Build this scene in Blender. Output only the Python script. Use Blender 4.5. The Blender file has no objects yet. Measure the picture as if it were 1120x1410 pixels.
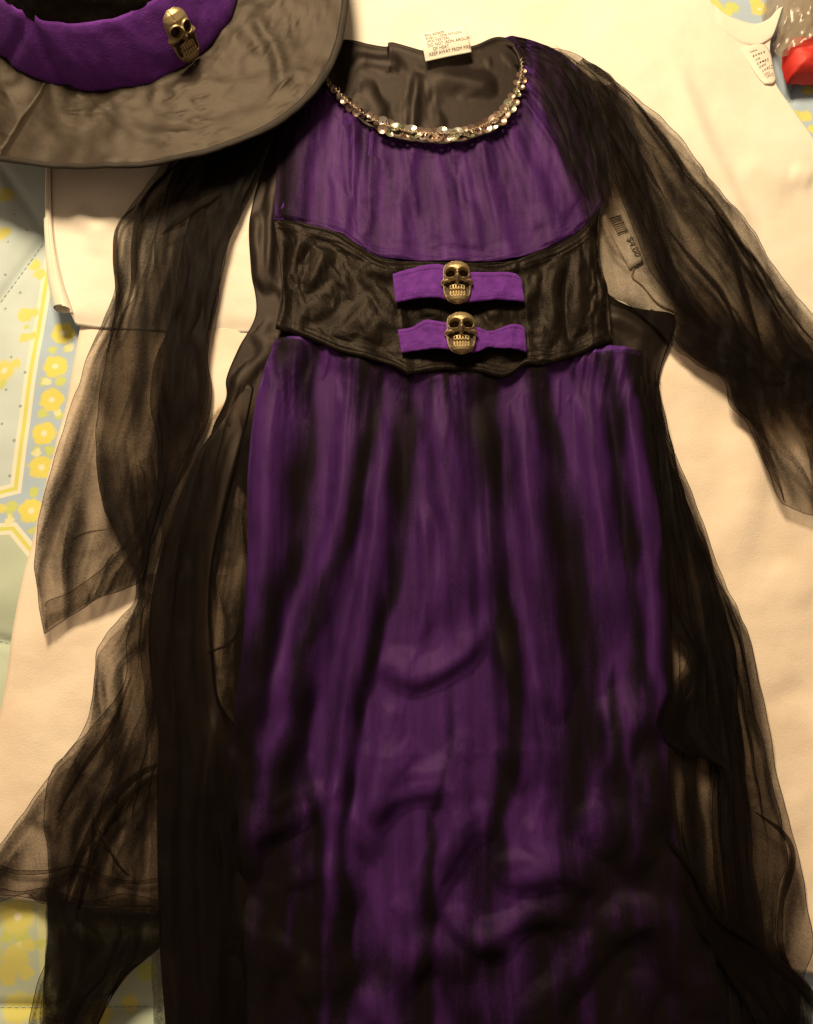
import bpy, math, random
import numpy as np
from mathutils import Matrix, Vector

random.seed(7)
scene = bpy.context.scene
col = scene.collection

# ------------------------------------------------------------------ camera
W_PX, H_PX = 1120.0, 1410.0          # the photograph's own pixel grid, used to measure positions on the bed
TILT = math.radians(15.0)
VFOV = math.radians(58.0)
SCALE = 0.00065                      # metres per photo pixel on the bed at the centre of view
DIST = SCALE * H_PX / 2 / math.tan(VFOV / 2)
cam_data = bpy.data.cameras.new('camera')
cam = bpy.data.objects.new('camera', cam_data)
col.objects.link(cam)
cam_data.sensor_fit = 'VERTICAL'
cam_data.sensor_height = 24.0
cam_data.lens = 12.0 / math.tan(VFOV / 2)
cam_data.clip_start = 0.01
cam_data.clip_end = 50.0
CAM = np.array([0.0, -DIST * math.sin(TILT), DIST * math.cos(TILT)])
cam.location = CAM
cam.rotation_euler = (TILT, 0, 0)
scene.camera = cam

# ------------------------------------------------------------------ light
world = bpy.data.worlds.new('World')
scene.world = world
world.use_nodes = True
world.node_tree.nodes['Background'].inputs[0].default_value = (1.0, 0.66, 0.40, 1)
world.node_tree.nodes['Background'].inputs[1].default_value = 0.24

lamp_data = bpy.data.lights.new('room_lamp', 'AREA')
lamp_data.shape = 'DISK'
lamp_data.size = 0.48
lamp_data.energy = 46.0
lamp_data.color = (1.0, 0.75, 0.45)
lamp = bpy.data.objects.new('room_lamp', lamp_data)
lamp.location = (-0.32, 1.16, 1.24)
lamp.rotation_euler = (Vector((0.02, 0.02, 0.0)) - Vector(lamp.location)).to_track_quat('-Z', 'Y').to_euler()
col.objects.link(lamp)

scene.view_settings.view_transform = 'Standard'
scene.view_settings.look = 'None'
scene.view_settings.exposure = 0.0
scene.view_settings.gamma = 1.0
scene.view_settings.use_curve_mapping = False
scene.render.engine = 'CYCLES'
scene.cycles.max_bounces = 10
scene.cycles.transparent_max_bounces = 48
scene.cycles.transmission_bounces = 8
scene.cycles.use_denoising = True
scene.cycles.sample_clamp_indirect = 4.0

# ------------------------------------------------------------------ helpers
MM = 0.001
F_PX = (H_PX / 2) / math.tan(VFOV / 2)


def P(px, py, zmm=0.0):
    """A measured pixel of the photograph -> world point on the horizontal plane zmm above the bed."""
    px = np.asarray(px, float); py = np.asarray(py, float)
    dx = (px - W_PX / 2) / F_PX
    dy = -(py - H_PX / 2) / F_PX
    c, s = math.cos(TILT), math.sin(TILT)
    dyw = dy * c + s
    dzw = dy * s - c
    t = (zmm * MM - CAM[2]) / dzw
    return np.stack([CAM[0] + dx * t, CAM[1] + dyw * t, CAM[2] + dzw * t], -1)


def P3(px, py, base, z):
    """position measured on plane `base`, then raised straight up by z (mm)"""
    p = P(px, py, base)
    p[..., 2] += np.asarray(z) * MM
    return p


def proj(p):
    """world point -> photo pixel (inverse of P, for measuring)"""
    d = np.asarray(p, float) - CAM
    c, s = math.cos(TILT), math.sin(TILT)
    yc = d[..., 1] * c + d[..., 2] * s
    zc = d[..., 1] * s - d[..., 2] * c
    return W_PX / 2 + F_PX * d[..., 0] / zc, H_PX / 2 - F_PX * yc / zc


_rng = np.random.RandomState(11)
_perm = _rng.permutation(256)
_perm = np.concatenate([_perm, _perm, _perm])
_ang = _rng.rand(256) * 2 * np.pi
_gx, _gy = np.cos(_ang), np.sin(_ang)


def noise(x, y, seed=0):
    x = np.asarray(x, float) + seed * 17.31
    y = np.asarray(y, float) + seed * 9.77
    xi = np.floor(x).astype(int); yi = np.floor(y).astype(int)
    xf = x - xi; yf = y - yi
    u = xf ** 3 * (xf * (xf * 6 - 15) + 10); v = yf ** 3 * (yf * (yf * 6 - 15) + 10)

    def g(ix, iy, fx, fy):
        h = _perm[(_perm[ix & 255] + (iy & 255)) & 511] & 255
        return _gx[h] * fx + _gy[h] * fy
    a = g(xi, yi, xf, yf); b = g(xi + 1, yi, xf - 1, yf)
    c = g(xi, yi + 1, xf, yf - 1); d = g(xi + 1, yi + 1, xf - 1, yf - 1)
    return ((a + u * (b - a)) + v * ((c + u * (d - c)) - (a + u * (b - a)))) * 1.5


def fbm(x, y, seed=0, oct=3):
    r = 0; a = 1.0; f = 1.0
    for k in range(oct):
        r = r + a * noise(x * f, y * f, seed + k * 3); a *= .5; f *= 2.03
    return r


def ridged(x, y, seed=0, oct=3):
    r = 0; a = 1.0; f = 1.0; tot = 0
    for k in range(oct):
        n = 1 - np.abs(noise(x * f, y * f, seed + k * 5)); r = r + a * n * n; tot += a; a *= .5; f *= 2.0
    return r / tot


def smooth(a, b, x):
    t = np.clip((np.asarray(x, float) - a) / (b - a), 0, 1)
    return t * t * (3 - 2 * t)


def catmull(pts, t):
    """pts (n,k), t in [0,n-1] -> samples"""
    pts = np.asarray(pts, float); n = len(pts)
    if n == 2:
        return pts[0] + (pts[1] - pts[0]) * t[:, None]
    ext = np.concatenate([2 * pts[:1] - pts[1:2], pts, 2 * pts[-1:] - pts[-2:-1]])
    i = np.clip(np.floor(t).astype(int), 0, n - 2); f = (t - i)[:, None]
    p0, p1, p2, p3 = ext[i], ext[i + 1], ext[i + 2], ext[i + 3]
    return .5 * ((2 * p1) + (-p0 + p2) * f + (2 * p0 - 5 * p1 + 4 * p2 - p3) * f ** 2 + (-p0 + 3 * p1 - 3 * p2 + p3) * f ** 3)


def resample(pts, n):
    """smooth polyline resampled to n points by length"""
    pts = np.asarray(pts, float)
    d = catmull(pts, np.linspace(0, len(pts) - 1, 40 * len(pts)))
    s = np.concatenate([[0], np.cumsum(np.linalg.norm(np.diff(d[:, :2], axis=0), axis=1))])
    q = np.linspace(0, s[-1], n)
    return np.stack([np.interp(q, s, d[:, k]) for k in range(d.shape[1])], -1)


def loft(columns, nu, nv):
    """columns: fabric-order polylines [(x,y,z)...] in photo px / mm. returns X,Y,Z arrays (nu,nv), U,V"""
    cs = []
    for c in columns:
        c = [tuple(p) + (0,) * (3 - len(p)) for p in c]
        cs.append(resample(c, nv))
    cs = np.array(cs)                                     # (m,nv,3)
    m = len(cs)
    w = np.concatenate([[0], np.cumsum(np.maximum(np.linalg.norm(np.diff(cs[:, :, :2], axis=0), axis=2).mean(1), 3))])
    tt = np.interp(np.linspace(0, w[-1], nu), w, np.arange(m))
    out = catmull(cs.reshape(m, -1), tt).reshape(nu, nv, 3)
    U, V = np.meshgrid(np.linspace(0, 1, nu), np.linspace(0, 1, nv), indexing='ij')
    return out[..., 0], out[..., 1], out[..., 2], U, V


def grid_faces(nu, nv, off=0):
    i, j = np.meshgrid(np.arange(nu - 1), np.arange(nv - 1), indexing='ij')
    a = (i * nv + j).ravel() + off
    return np.stack([a, a + nv, a + nv + 1, a + 1], -1)


def add_tube(pts, r, seg=6):
    """tube along world points -> verts, faces"""
    pts = np.asarray(pts, float); n = len(pts)
    t = np.gradient(pts, axis=0); t /= np.linalg.norm(t, axis=1)[:, None] + 1e-12
    up = np.array([0, 0, 1.0])
    s = np.cross(t, up); s /= np.linalg.norm(s, axis=1)[:, None] + 1e-9
    b = np.cross(s, t)
    a = np.linspace(0, 2 * np.pi, seg + 1)[:-1]
    r = np.broadcast_to(np.asarray(r, float), (n,))
    v = pts[:, None] + (s[:, None] * np.cos(a)[None, :, None] + b[:, None] * np.sin(a)[None, :, None]) * r[:, None, None]
    f = []
    for i in range(n - 1):
        for k in range(seg):
            k2 = (k + 1) % seg
            f.append((i * seg + k, i * seg + k2, (i + 1) * seg + k2, (i + 1) * seg + k))
    return v.reshape(-1, 3), np.array(f)


def settle(pos, su, sv, iters=160, floor=0.0, cap=.02, pin='', bend=.5, anchor=.01, grav=4e-6, jit=.0010, seed=1, kb=(2, 5)):
    """let a sheet of cloth with slack (su across, sv along) buckle and settle under its own weight: position based dynamics"""
    p = pos.astype(np.float32).copy(); p0 = p.copy(); prev = p.copy()
    nu, nv = p.shape[:2]
    su = np.broadcast_to(np.asarray(su, np.float32), (nu, nv)); sv = np.broadcast_to(np.asarray(sv, np.float32), (nu, nv))
    ii, jj = np.meshgrid(np.arange(nu), np.arange(nv), indexing='ij')
    n = fbm(ii / 9., jj / 20., seed, 2)
    p[..., 2] += (jit * n).astype(np.float32); prev[:] = p
    flat = p0
    cons = []

    def mk(di, dj, stiff, ineq=False):
        I = slice(0, nu - di); I2 = slice(di, nu)
        if dj >= 0: J, J2 = slice(0, nv - dj), slice(dj, nv)
        else: J, J2 = slice(-dj, nv), slice(0, nv + dj)
        a = flat[I, J]; b = flat[I2, J2]
        d = b - a
        # slack: scale the across and along components separately
        ru = np.linalg.norm(flat[1:, :] - flat[:-1, :], axis=2).mean() + 1e-9
        s = np.sqrt(((di * su[I, J]) ** 2 + (dj * sv[I, J]) ** 2) / float(di * di + dj * dj))
        rest = np.linalg.norm(d, axis=2) * s
        cons.append((di, dj, I, I2, J, J2, rest[..., None], stiff, ineq))
    mk(1, 0, 1.0); mk(0, 1, 1.0); mk(1, 1, .6); mk(1, -1, .6)
    for k in kb:
        mk(k, 0, bend); mk(0, k, bend)
    for it in range(iters):
        vel = (p - prev) * .96
        prev = p.copy()
        p = p + vel
        p[..., 2] -= grav
        p[..., :2] += anchor * (p0[..., :2] - p[..., :2])
        for di, dj, I, I2, J, J2, rest, stiff, ineq in cons:
            d = p[I2, J2] - p[I, J]
            L = np.sqrt((d * d).sum(-1, keepdims=True)) + 1e-9
            c = d * ((L - rest) / L * (.25 * stiff))
            p[I, J] += c; p[I2, J2] -= c
        z = p[..., 2]
        np.maximum(z, floor, out=z); np.minimum(z, floor + cap, out=z)
        if 'l' in pin: p[0] = p0[0]
        if 'r' in pin: p[-1] = p0[-1]
        if 't' in pin: p[:, 0] = p0[:, 0]
        if 'b' in pin: p[:, -1] = p0[:, -1]
    return p.astype(float)


def upsample(pos, nu, nv):
    a, b = pos.shape[:2]
    q = catmull(pos.reshape(a, -1), np.linspace(0, a - 1, nu)).reshape(nu, b, 3)
    q = catmull(q.transpose(1, 0, 2).reshape(b, -1), np.linspace(0, b - 1, nv)).reshape(nv, nu, 3)
    return q.transpose(1, 0, 2)


def blur(z, n=1):
    z = z.copy()
    for _ in range(n):
        z[1:-1] = (z[:-2] + 2 * z[1:-1] + z[2:]) / 4
        z[:, 1:-1] = (z[:, :-2] + 2 * z[:, 1:-1] + z[:, 2:]) / 4
    return z


class Mesh:
    """collects pieces of ONE part"""
    def __init__(self):
        self.v = []; self.f = []; self.m = []; self.n = 0; self.g = []

    def add(self, v, f, mi=0, g=None):
        v = np.asarray(v, float).reshape(-1, 3); f = np.asarray(f, int)
        self.g.append(np.ones(len(v)) if g is None else np.asarray(g, float).ravel())
        self.v.append(v); self.f.append(f + self.n); self.m += [mi] * len(f); self.n += len(v)

    def sheet(self, pos, mi=0, g=None):
        nu, nv = pos.shape[:2]
        self.add(pos.reshape(-1, 3), grid_faces(nu, nv), mi, g)

    def build(self, name, mats, parent=None, thick=0, smooth_=True):
        me = bpy.data.meshes.new(name)
        V = np.concatenate(self.v)
        F = []
        for f in self.f:
            F += f.tolist()
        me.from_pydata(V.tolist(), [], F)
        mats = mats if isinstance(mats, (list, tuple)) else [mats]
        for m in mats:
            me.materials.append(m)
        me.polygons.foreach_set('material_index', self.m)
        me.polygons.foreach_set('use_smooth', [smooth_] * len(F))
        G = np.concatenate(self.g)
        if (G != 1).any() or 'veil' in name or name == 'sleeve':
            at = me.attributes.new('gather_shade', 'FLOAT', 'POINT'); at.data.foreach_set('value', G)
        me.update()
        o = bpy.data.objects.new(name, me)
        col.objects.link(o)
        if parent is not None:
            attach(o, parent)
        if thick:
            md = o.modifiers.new('thickness', 'SOLIDIFY'); md.thickness = thick; md.offset = -1
        return o


def attach(o, parent):
    o.parent = parent
    if parent.type == 'EMPTY':
        o.matrix_parent_inverse = Matrix.Translation(-Vector(parent.location))


def tag(o, label, cat=None, group=None, kind=None):
    o['label'] = label
    if cat: o['category'] = cat
    if group: o['group'] = group
    if kind: o['kind'] = kind
    return o


def empty(name, loc):
    o = bpy.data.objects.new(name, None)
    o.location = Vector([float(a) for a in loc]); o.empty_display_size = .05
    col.objects.link(o)
    return o


# ------------------------------------------------------------------ materials
def new_mat(name):
    m = bpy.data.materials.new(name); m.use_nodes = True
    nt = m.node_tree
    return m, nt, nt.nodes['Principled BSDF']


def node(nt, typ, **kw):
    n = nt.nodes.new(typ)
    for k, v in kw.items():
        setattr(n, k, v)
    return n


def tex_noise(nt, scale, detail=2, rough=.5, vec=None, dist=0):
    n = node(nt, 'ShaderNodeTexNoise')
    n.inputs['Scale'].default_value = scale
    n.inputs['Detail'].default_value = detail
    n.inputs['Roughness'].default_value = rough
    n.inputs['Distortion'].default_value = dist
    if vec is None:
        tc = node(nt, 'ShaderNodeTexCoord'); vec = tc.outputs['Object']
    nt.links.new(vec, n.inputs['Vector'])
    return n


def ramp(nt, fac, c0, c1, p0=0., p1=1.):
    r = node(nt, 'ShaderNodeValToRGB')
    r.color_ramp.elements[0].color = (*c0, 1); r.color_ramp.elements[0].position = p0
    r.color_ramp.elements[1].color = (*c1, 1); r.color_ramp.elements[1].position = p1
    nt.links.new(fac, r.inputs['Fac'])
    return r


def bump(nt, bs, height, strength, dist=.001):
    b = node(nt, 'ShaderNodeBump')
    b.inputs['Strength'].default_value = strength
    b.inputs['Distance'].default_value = dist
    nt.links.new(height, b.inputs['Height'])
    nt.links.new(b.outputs['Normal'], bs.inputs['Normal'])
    return b


def stretched(nt, sx, sy, sz=1):
    tc = node(nt, 'ShaderNodeTexCoord'); mp = node(nt, 'ShaderNodeMapping')
    mp.inputs['Scale'].default_value = (sx, sy, sz)
    nt.links.new(tc.outputs['Object'], mp.inputs['Vector'])
    return mp.outputs['Vector']


def fabric(name, c0, c1, rough=.5, sheen=.3, sheen_tint=(1, 1, 1), sheen_rough=.4, nscale=60, bump_s=.25, weave=2600, spec=.5, spec_tint=(1, 1, 1)):
    m, nt, bs = new_mat(name)
    n = tex_noise(nt, nscale, 4, .6)
    r = ramp(nt, n.outputs['Fac'], c0, c1, .3, .72)
    nt.links.new(r.outputs['Color'], bs.inputs['Base Color'])
    bs.inputs['Roughness'].default_value = rough
    bs.inputs['Specular IOR Level'].default_value = spec
    bs.inputs['Specular Tint'].default_value = (*spec_tint, 1)
    bs.inputs['Sheen Weight'].default_value = sheen
    bs.inputs['Sheen Tint'].default_value = (*sheen_tint, 1)
    bs.inputs['Sheen Roughness'].default_value = sheen_rough
    n2 = tex_noise(nt, weave, 1)
    n3 = tex_noise(nt, 300, 3)
    ad = node(nt, 'ShaderNodeMath', operation='ADD')
    nt.links.new(n2.outputs['Fac'], ad.inputs[0]); nt.links.new(n3.outputs['Fac'], ad.inputs[1])
    bump(nt, bs, ad.outputs[0], bump_s, .0006)
    return m


def fold_lines(U, V, wpx, n, seed, wr=(1.5, 5.0), strength=2.2, vf=3.5, slope=.25):
    """bunching of gauze along meandering fold lines in fabric coordinates"""
    r = random.Random(seed)
    g = np.zeros_like(U)
    for k in range(n):
        u0 = r.uniform(-.05, 1.05); sl = r.gauss(0, slope); w = r.uniform(*wr); off = r.uniform(0, 99)
        uc = u0 + sl * (V - .5) + .07 * noise(V * 3.0 + off, V * 0 + k, seed) + .02 * noise(V * 9 + off, V * 0 + k, seed + 1)
        d = (U - uc) * wpx
        a = np.clip(noise(V * vf + off, V * 0 + k * 1.7, seed + 2) + r.uniform(-.15, .35), 0, 1)
        side = r.choice((-1, 1))
        soft = np.where(d * side > 0, np.exp(-(d / w) ** 2), np.exp(-(d / (w * 3.5)) ** 2))
        g = np.maximum(g, strength * a * soft * r.uniform(.5, 1.0)) + .25 * strength * a * soft
    return g


def sheer(name, alpha, c=(.016, .012, .010), var=.18, sheen=.04, spec=.10, gather_shade=False):
    """thin woven gauze: threads let part of the light pass, more threads are crossed at a slant"""
    m, nt, bs = new_mat(name)
    bs.inputs['Base Color'].default_value = (*c, 1)
    bs.inputs['Roughness'].default_value = .55
    bs.inputs['Specular IOR Level'].default_value = spec
    bs.inputs['Sheen Weight'].default_value = sheen
    bs.inputs['Sheen Tint'].default_value = (1, .85, .65, 1)
    geo = node(nt, 'ShaderNodeNewGeometry')
    dt = node(nt, 'ShaderNodeVectorMath', operation='DOT_PRODUCT')
    nt.links.new(geo.outputs['Normal'], dt.inputs[0]); nt.links.new(geo.outputs['Incoming'], dt.inputs[1])
    ab = node(nt, 'ShaderNodeMath', operation='ABSOLUTE'); nt.links.new(dt.outputs['Value'], ab.inputs[0])
    mx = node(nt, 'ShaderNodeMath', operation='MAXIMUM'); nt.links.new(ab.outputs[0], mx.inputs[0]); mx.inputs[1].default_value = .18
    dv = node(nt, 'ShaderNodeMath', operation='DIVIDE'); dv.inputs[0].default_value = 1; nt.links.new(mx.outputs[0], dv.inputs[1])
    n = tex_noise(nt, 1 if gather_shade else 45, 3 if gather_shade else 4, .6, stretched(nt, 75, 7) if gather_shade else None)
    mr = node(nt, 'ShaderNodeMapRange'); nt.links.new(n.outputs['Fac'], mr.inputs[0])
    mr.inputs[1].default_value = .3; mr.inputs[2].default_value = .7; mr.inputs[3].default_value = 1 - var; mr.inputs[4].default_value = 1 + var
    n2 = tex_noise(nt, 620, 2, .7)
    mr2 = node(nt, 'ShaderNodeMapRange'); nt.links.new(n2.outputs['Fac'], mr2.inputs[0])
    mr2.inputs[1].default_value = .3; mr2.inputs[2].default_value = .7; mr2.inputs[3].default_value = .62; mr2.inputs[4].default_value = 1.38
    m1 = node(nt, 'ShaderNodeMath', operation='MULTIPLY'); nt.links.new(dv.outputs[0], m1.inputs[0]); nt.links.new(mr.outputs[0], m1.inputs[1])
    m2 = node(nt, 'ShaderNodeMath', operation='MULTIPLY'); nt.links.new(m1.outputs[0], m2.inputs[0]); nt.links.new(mr2.outputs[0], m2.inputs[1])
    at = node(nt, 'ShaderNodeAttribute'); at.attribute_name = 'gather_shade'      # bunching of the gauze, plus shade painted into the skirt bottom
    m3 = node(nt, 'ShaderNodeMath', operation='MULTIPLY'); nt.links.new(m2.outputs[0], m3.inputs[0]); nt.links.new(at.outputs['Fac'], m3.inputs[1])
    pw = node(nt, 'ShaderNodeMath', operation='POWER'); pw.inputs[0].default_value = 1 - alpha; nt.links.new(m3.outputs[0], pw.inputs[1])
    tr = node(nt, 'ShaderNodeBsdfTransparent'); tr.inputs[0].default_value = (1, .965, .93, 1)
    mix = node(nt, 'ShaderNodeMixShader')
    nt.links.new(pw.outputs[0], mix.inputs[0]); nt.links.new(bs.outputs[0], mix.inputs[1]); nt.links.new(tr.outputs[0], mix.inputs[2])
    nt.links.new(mix.outputs[0], nt.nodes['Material Output'].inputs[0])
    return m


def plain(name, c, rough=.5, metal=0, **kw):
    m, nt, bs = new_mat(name)
    bs.inputs['Base Color'].default_value = (*c, 1)
    bs.inputs['Roughness'].default_value = rough
    bs.inputs['Metallic'].default_value = metal
    for k, v in kw.items():
        bs.inputs[k].default_value = v
    return m, nt, bs


MAT = {}
MAT['satin_black'] = fabric('black_satin', (.0060, .0042, .0038), (.012, .0085, .0074), .46, .03, (1, .8, .6), .35, 35, .2, spec=.17, spec_tint=(1, .84, .76))
MAT['purple_satin'] = fabric('purple_satin', (.058, .0155, .155), (.090, .026, .220), .55, .03, (.8, .7, 1), .45, 22, .2, spec=.17, spec_tint=(.95, .8, 1))
MAT['purple_cotton'] = fabric('purple_cotton', (.095, .0205, .22), (.140, .033, .30), .8, .08, (.8, .6, 1), .5, 110, .6, weave=1100, spec=.12)
MAT['sheer'] = sheer('black_organza', .36, c=(.0055, .0042, .0042), spec=.04, sheen=.015)
MAT['sheer_hem'] = sheer('black_organza_hem', .62, c=(.0075, .0055, .0055), spec=.04, sheen=.015)
MAT['overlay'] = sheer('black_chiffon', .17, c=(.0065, .0048, .0046), var=.5, sheen=.012, spec=.04, gather_shade=True)


MAT['purple_thread'] = plain('purple_thread', (.10, .025, .20), .7)[0]


def velvet():
    m, nt, bs = new_mat('crushed_velvet')
    vec = stretched(nt, 1.0, .55)
    n = tex_noise(nt, 34, 6, .7, vec, 1.6)
    n2 = tex_noise(nt, 520, 3, .7)
    r = ramp(nt, n.outputs['Fac'], (.0035, .0028, .0024), (.012, .0088, .0066), .40, .70)
    nt.links.new(r.outputs['Color'], bs.inputs['Base Color'])
    r2 = ramp(nt, n.outputs['Fac'], (.01, .01, .01), (.75, .75, .75), .50, .76)
    mm = node(nt, 'ShaderNodeMath', operation='MULTIPLY')
    mr = node(nt, 'ShaderNodeMapRange'); nt.links.new(n2.outputs['Fac'], mr.inputs[0])
    mr.inputs[1].default_value = .35; mr.inputs[2].default_value = .65; mr.inputs[3].default_value = .25; mr.inputs[4].default_value = 1.7
    nt.links.new(r2.outputs['Color'], mm.inputs[0]); nt.links.new(mr.outputs[0], mm.inputs[1])
    nt.links.new(mm.outputs[0], bs.inputs['Sheen Weight'])
    bs.inputs['Sheen Tint'].default_value = (1, .77, .52, 1)
    bs.inputs['Specular Tint'].default_value = (1, .84, .74, 1)
    bs.inputs['Sheen Roughness'].default_value = .28
    bs.inputs['Roughness'].default_value = .40
    bs.inputs['Specular IOR Level'].default_value = .08
    ad = node(nt, 'ShaderNodeMath', operation='MULTIPLY_ADD')
    nt.links.new(n2.outputs['Fac'], ad.inputs[0]); ad.inputs[1].default_value = .25; nt.links.new(n.outputs['Fac'], ad.inputs[2])
    bump(nt, bs, ad.outputs[0], .32, .003)
    return m


MAT['velvet'] = velvet()


def terry(name, c0, c1, loop=420, strength=.6):
    m, nt, bs = new_mat(name)
    n = tex_noise(nt, 14, 4, .6)
    r = ramp(nt, n.outputs['Fac'], c0, c1, .3, .7)
    nt.links.new(r.outputs['Color'], bs.inputs['Base Color'])
    bs.inputs['Roughness'].default_value = .95
    bs.inputs['Specular IOR Level'].default_value = .1
    bs.inputs['Sheen Weight'].default_value = .25
    n2 = tex_noise(nt, loop, 3, .7)
    n3 = tex_noise(nt, 300, 2, .5)
    ad = node(nt, 'ShaderNodeMath', operation='MULTIPLY_ADD')
    nt.links.new(n3.outputs['Fac'], ad.inputs[0]); ad.inputs[1].default_value = .35; nt.links.new(n2.outputs['Fac'], ad.inputs[2])
    bump(nt, bs, ad.outputs[0], strength, .0009)
    return m


MAT['towel'] = terry('cream_terry', (.80, .69, .58), (.88, .79, .69), 900, .5)
MAT['cotton'] = terry('white_cotton', (.76, .71, .63), (.84, .80, .73), 900, .3)


# mini language for node maths (used for the printed bedspread)
class E:
    nt = None

    def __init__(self, s): self.s = s

    @staticmethod
    def op(o, *a):
        n = E.nt.nodes.new('ShaderNodeMath'); n.operation = o
        for i, x in enumerate(a):
            if isinstance(x, E): E.nt.links.new(x.s, n.inputs[i])
            else: n.inputs[i].default_value = float(x)
        return E(n.outputs[0])

    def __add__(s, o): return E.op('ADD', s, o)
    __radd__ = __add__
    def __sub__(s, o): return E.op('SUBTRACT', s, o)
    def __rsub__(s, o): return E.op('SUBTRACT', o, s)
    def __mul__(s, o): return E.op('MULTIPLY', s, o)
    __rmul__ = __mul__
    def abs(s): return E.op('ABSOLUTE', s)

    def step(s, a, b):                    # 0 below a, 1 above b
        n = E.nt.nodes.new('ShaderNodeMapRange'); n.interpolation_type = 'SMOOTHSTEP'
        E.nt.links.new(s.s, n.inputs[0])
        lo, hi, o0, o1 = (a, b, 0, 1) if a < b else (b, a, 1, 0)
        n.inputs[1].default_value = lo; n.inputs[2].default_value = hi; n.inputs[3].default_value = o0; n.inputs[4].default_value = o1
        return E(n.outputs[0])


def mixc(nt, fac, a, b):
    n = node(nt, 'ShaderNodeMix', data_type='RGBA')
    nt.links.new(fac.s, n.inputs[0])
    for sock, x in ((n.inputs[6], a), (n.inputs[7], b)):
        if isinstance(x, tuple): sock.default_value = (*x, 1)
        else: nt.links.new(x, sock)
    return n.outputs[2]


def bed_material():
    m, nt, bs = new_mat('printed_quilt')
    E.nt = nt
    tc = node(nt, 'ShaderNodeTexCoord')
    wn = tex_noise(nt, 190, 3, .6, tc.outputs['Object'])
    sb = node(nt, 'ShaderNodeVectorMath', operation='SUBTRACT'); nt.links.new(wn.outputs['Color'], sb.inputs[0]); sb.inputs[1].default_value = (.5, .5, .5)
    sc = node(nt, 'ShaderNodeVectorMath', operation='SCALE'); nt.links.new(sb.outputs[0], sc.inputs[0]); sc.inputs['Scale'].default_value = .010
    ad = node(nt, 'ShaderNodeVectorMath', operation='ADD'); nt.links.new(tc.outputs['Object'], ad.inputs[0]); nt.links.new(sc.outputs[0], ad.inputs[1])
    flat = node(nt, 'ShaderNodeVectorMath', operation='MULTIPLY'); nt.links.new(ad.outputs[0], flat.inputs[0]); flat.inputs[1].default_value = (1, 1, 0)
    warped = flat.outputs[0]
    flat2 = node(nt, 'ShaderNodeVectorMath', operation='MULTIPLY'); nt.links.new(tc.outputs['Object'], flat2.inputs[0]); flat2.inputs[1].default_value = (1, 1, 0)
    raw = flat2.outputs[0]
    sx = node(nt, 'ShaderNodeSeparateXYZ'); nt.links.new(raw, sx.inputs[0])
    X, Y = E(sx.outputs[0]), E(sx.outputs[1])

    def side(a, b):
        """signed distance (m) right of the printed line a->b (photo px)"""
        A = P(*a)[:2]; B = P(*b)[:2]; d = (B - A) / np.linalg.norm(B - A)
        n = np.array([d[1], -d[0]])
        return X * float(n[0]) + Y * float(n[1]) - float(n @ A)

    def blobs(lst, vec):
        res = None
        for (x, y, r) in lst:
            c = P(x, y)
            n = node(nt, 'ShaderNodeVectorMath', operation='DISTANCE')
            nt.links.new(vec, n.inputs[0]); n.inputs[1].default_value = (float(c[0]), float(c[1]), 0)
            e = E(n.outputs['Value']) * (1 / (r * SCALE))
            res = e if res is None else E.op('MINIMUM', res, e)
        return res
    fl = [(87, 458, 17), (77, 505, 17), (72, 551, 17), (61, 597, 17), (57, 643, 17), (43, 703, 18), (96, 412, 17), (104, 365, 17)]
    sprigs = [(5, 262, 13), (3, 318, 11), (45, 360, 10), (52, 374, 9), (33, 430, 12), (44, 428, 8), (33, 463, 8), (43, 461, 7), (4, 508, 16), (20, 500, 8), (1, 700, 7), (-30, 600, 14), (-20, 400, 14),
              (25, 1262, 20), (12, 1255, 12), (20, 1322, 17), (8, 1342, 14), (34, 1340, 9), (18, 1392, 18), (44, 1390, 16), (40, 1300, 8), (130, 1402, 16), (175, 1385, 10), (165, 1345, 9),
              (982, 4, 11), (1000, 18, 9), (1046, 12, 13), (1040, 2, 9), (1117, 118, 9), (1112, 155, 10), (1124, 175, 9), (1140, 130, 14), (1150, 220, 14)]
    leaves = [(62, 526, 7), (84, 526, 7), (59, 570, 7), (82, 572, 6), (69, 621, 7), (50, 620, 6), (47, 676, 7), (14, 697, 9), (13, 710, 6), (73, 482, 6), (93, 480, 6), (0, 525, 8), (35, 448, 4), (30, 1290, 10), (10, 1290, 8),
              (1008, 10, 12), (990, 12, 10), (1100, 150, 6), (200, 1340, 12), (150, 1330, 8), (55, 1300, 6), (44, 730, 5), (-10, 1310, 10)]
    pale = [(66, 527, 6), (51, 623, 6), (80, 568, 5), (12, 716, 7), (95, 478, 6), (28, 1302, 5)]
    dF, dS, dL, dP = blobs(fl, warped), blobs(sprigs, warped), blobs(leaves, warped), blobs(pale, warped)
    dC = blobs([(x, y, 4.6) for x, y, r in fl] + [(4, 508, 5), (-30, 600, 4), (25, 1262, 5), (1046, 12, 3)], raw)
    dots = blobs([(14, 490, 2), (35, 513, 2.2), (7, 535, 2), (28, 559, 2.2), (1, 582, 2), (19, 606, 2.4), (12, 654, 2.2), (17, 291, 1.8), (35, 313, 1.8), (10, 331, 1.6), (24, 398, 2.2), (4, 374, 2), (3, 420, 2),
                  (1096, 132, 1.6), (1104, 168, 1.8), (180, 1385, 3), (215, 1395, 3)], raw)
    L = side((62, 386), (20, 672))        # + = left of the running line in the picture (towards the panel)
    L = L * -1.0                          # now + = right of the line, outside the panel
    Bm = side((0, 676), (22, 671))        # + = below
    below = Bm
    T2 = side((-10, 728), (17, 727)); CH = side((17, 727), (42, 757))
    K = SCALE
    # the blue border band outside the first panel and above the second
    outside = E.op('MAXIMUM', L.step(3 * K, 5 * K), below.step(3 * K, 5 * K))
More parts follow.
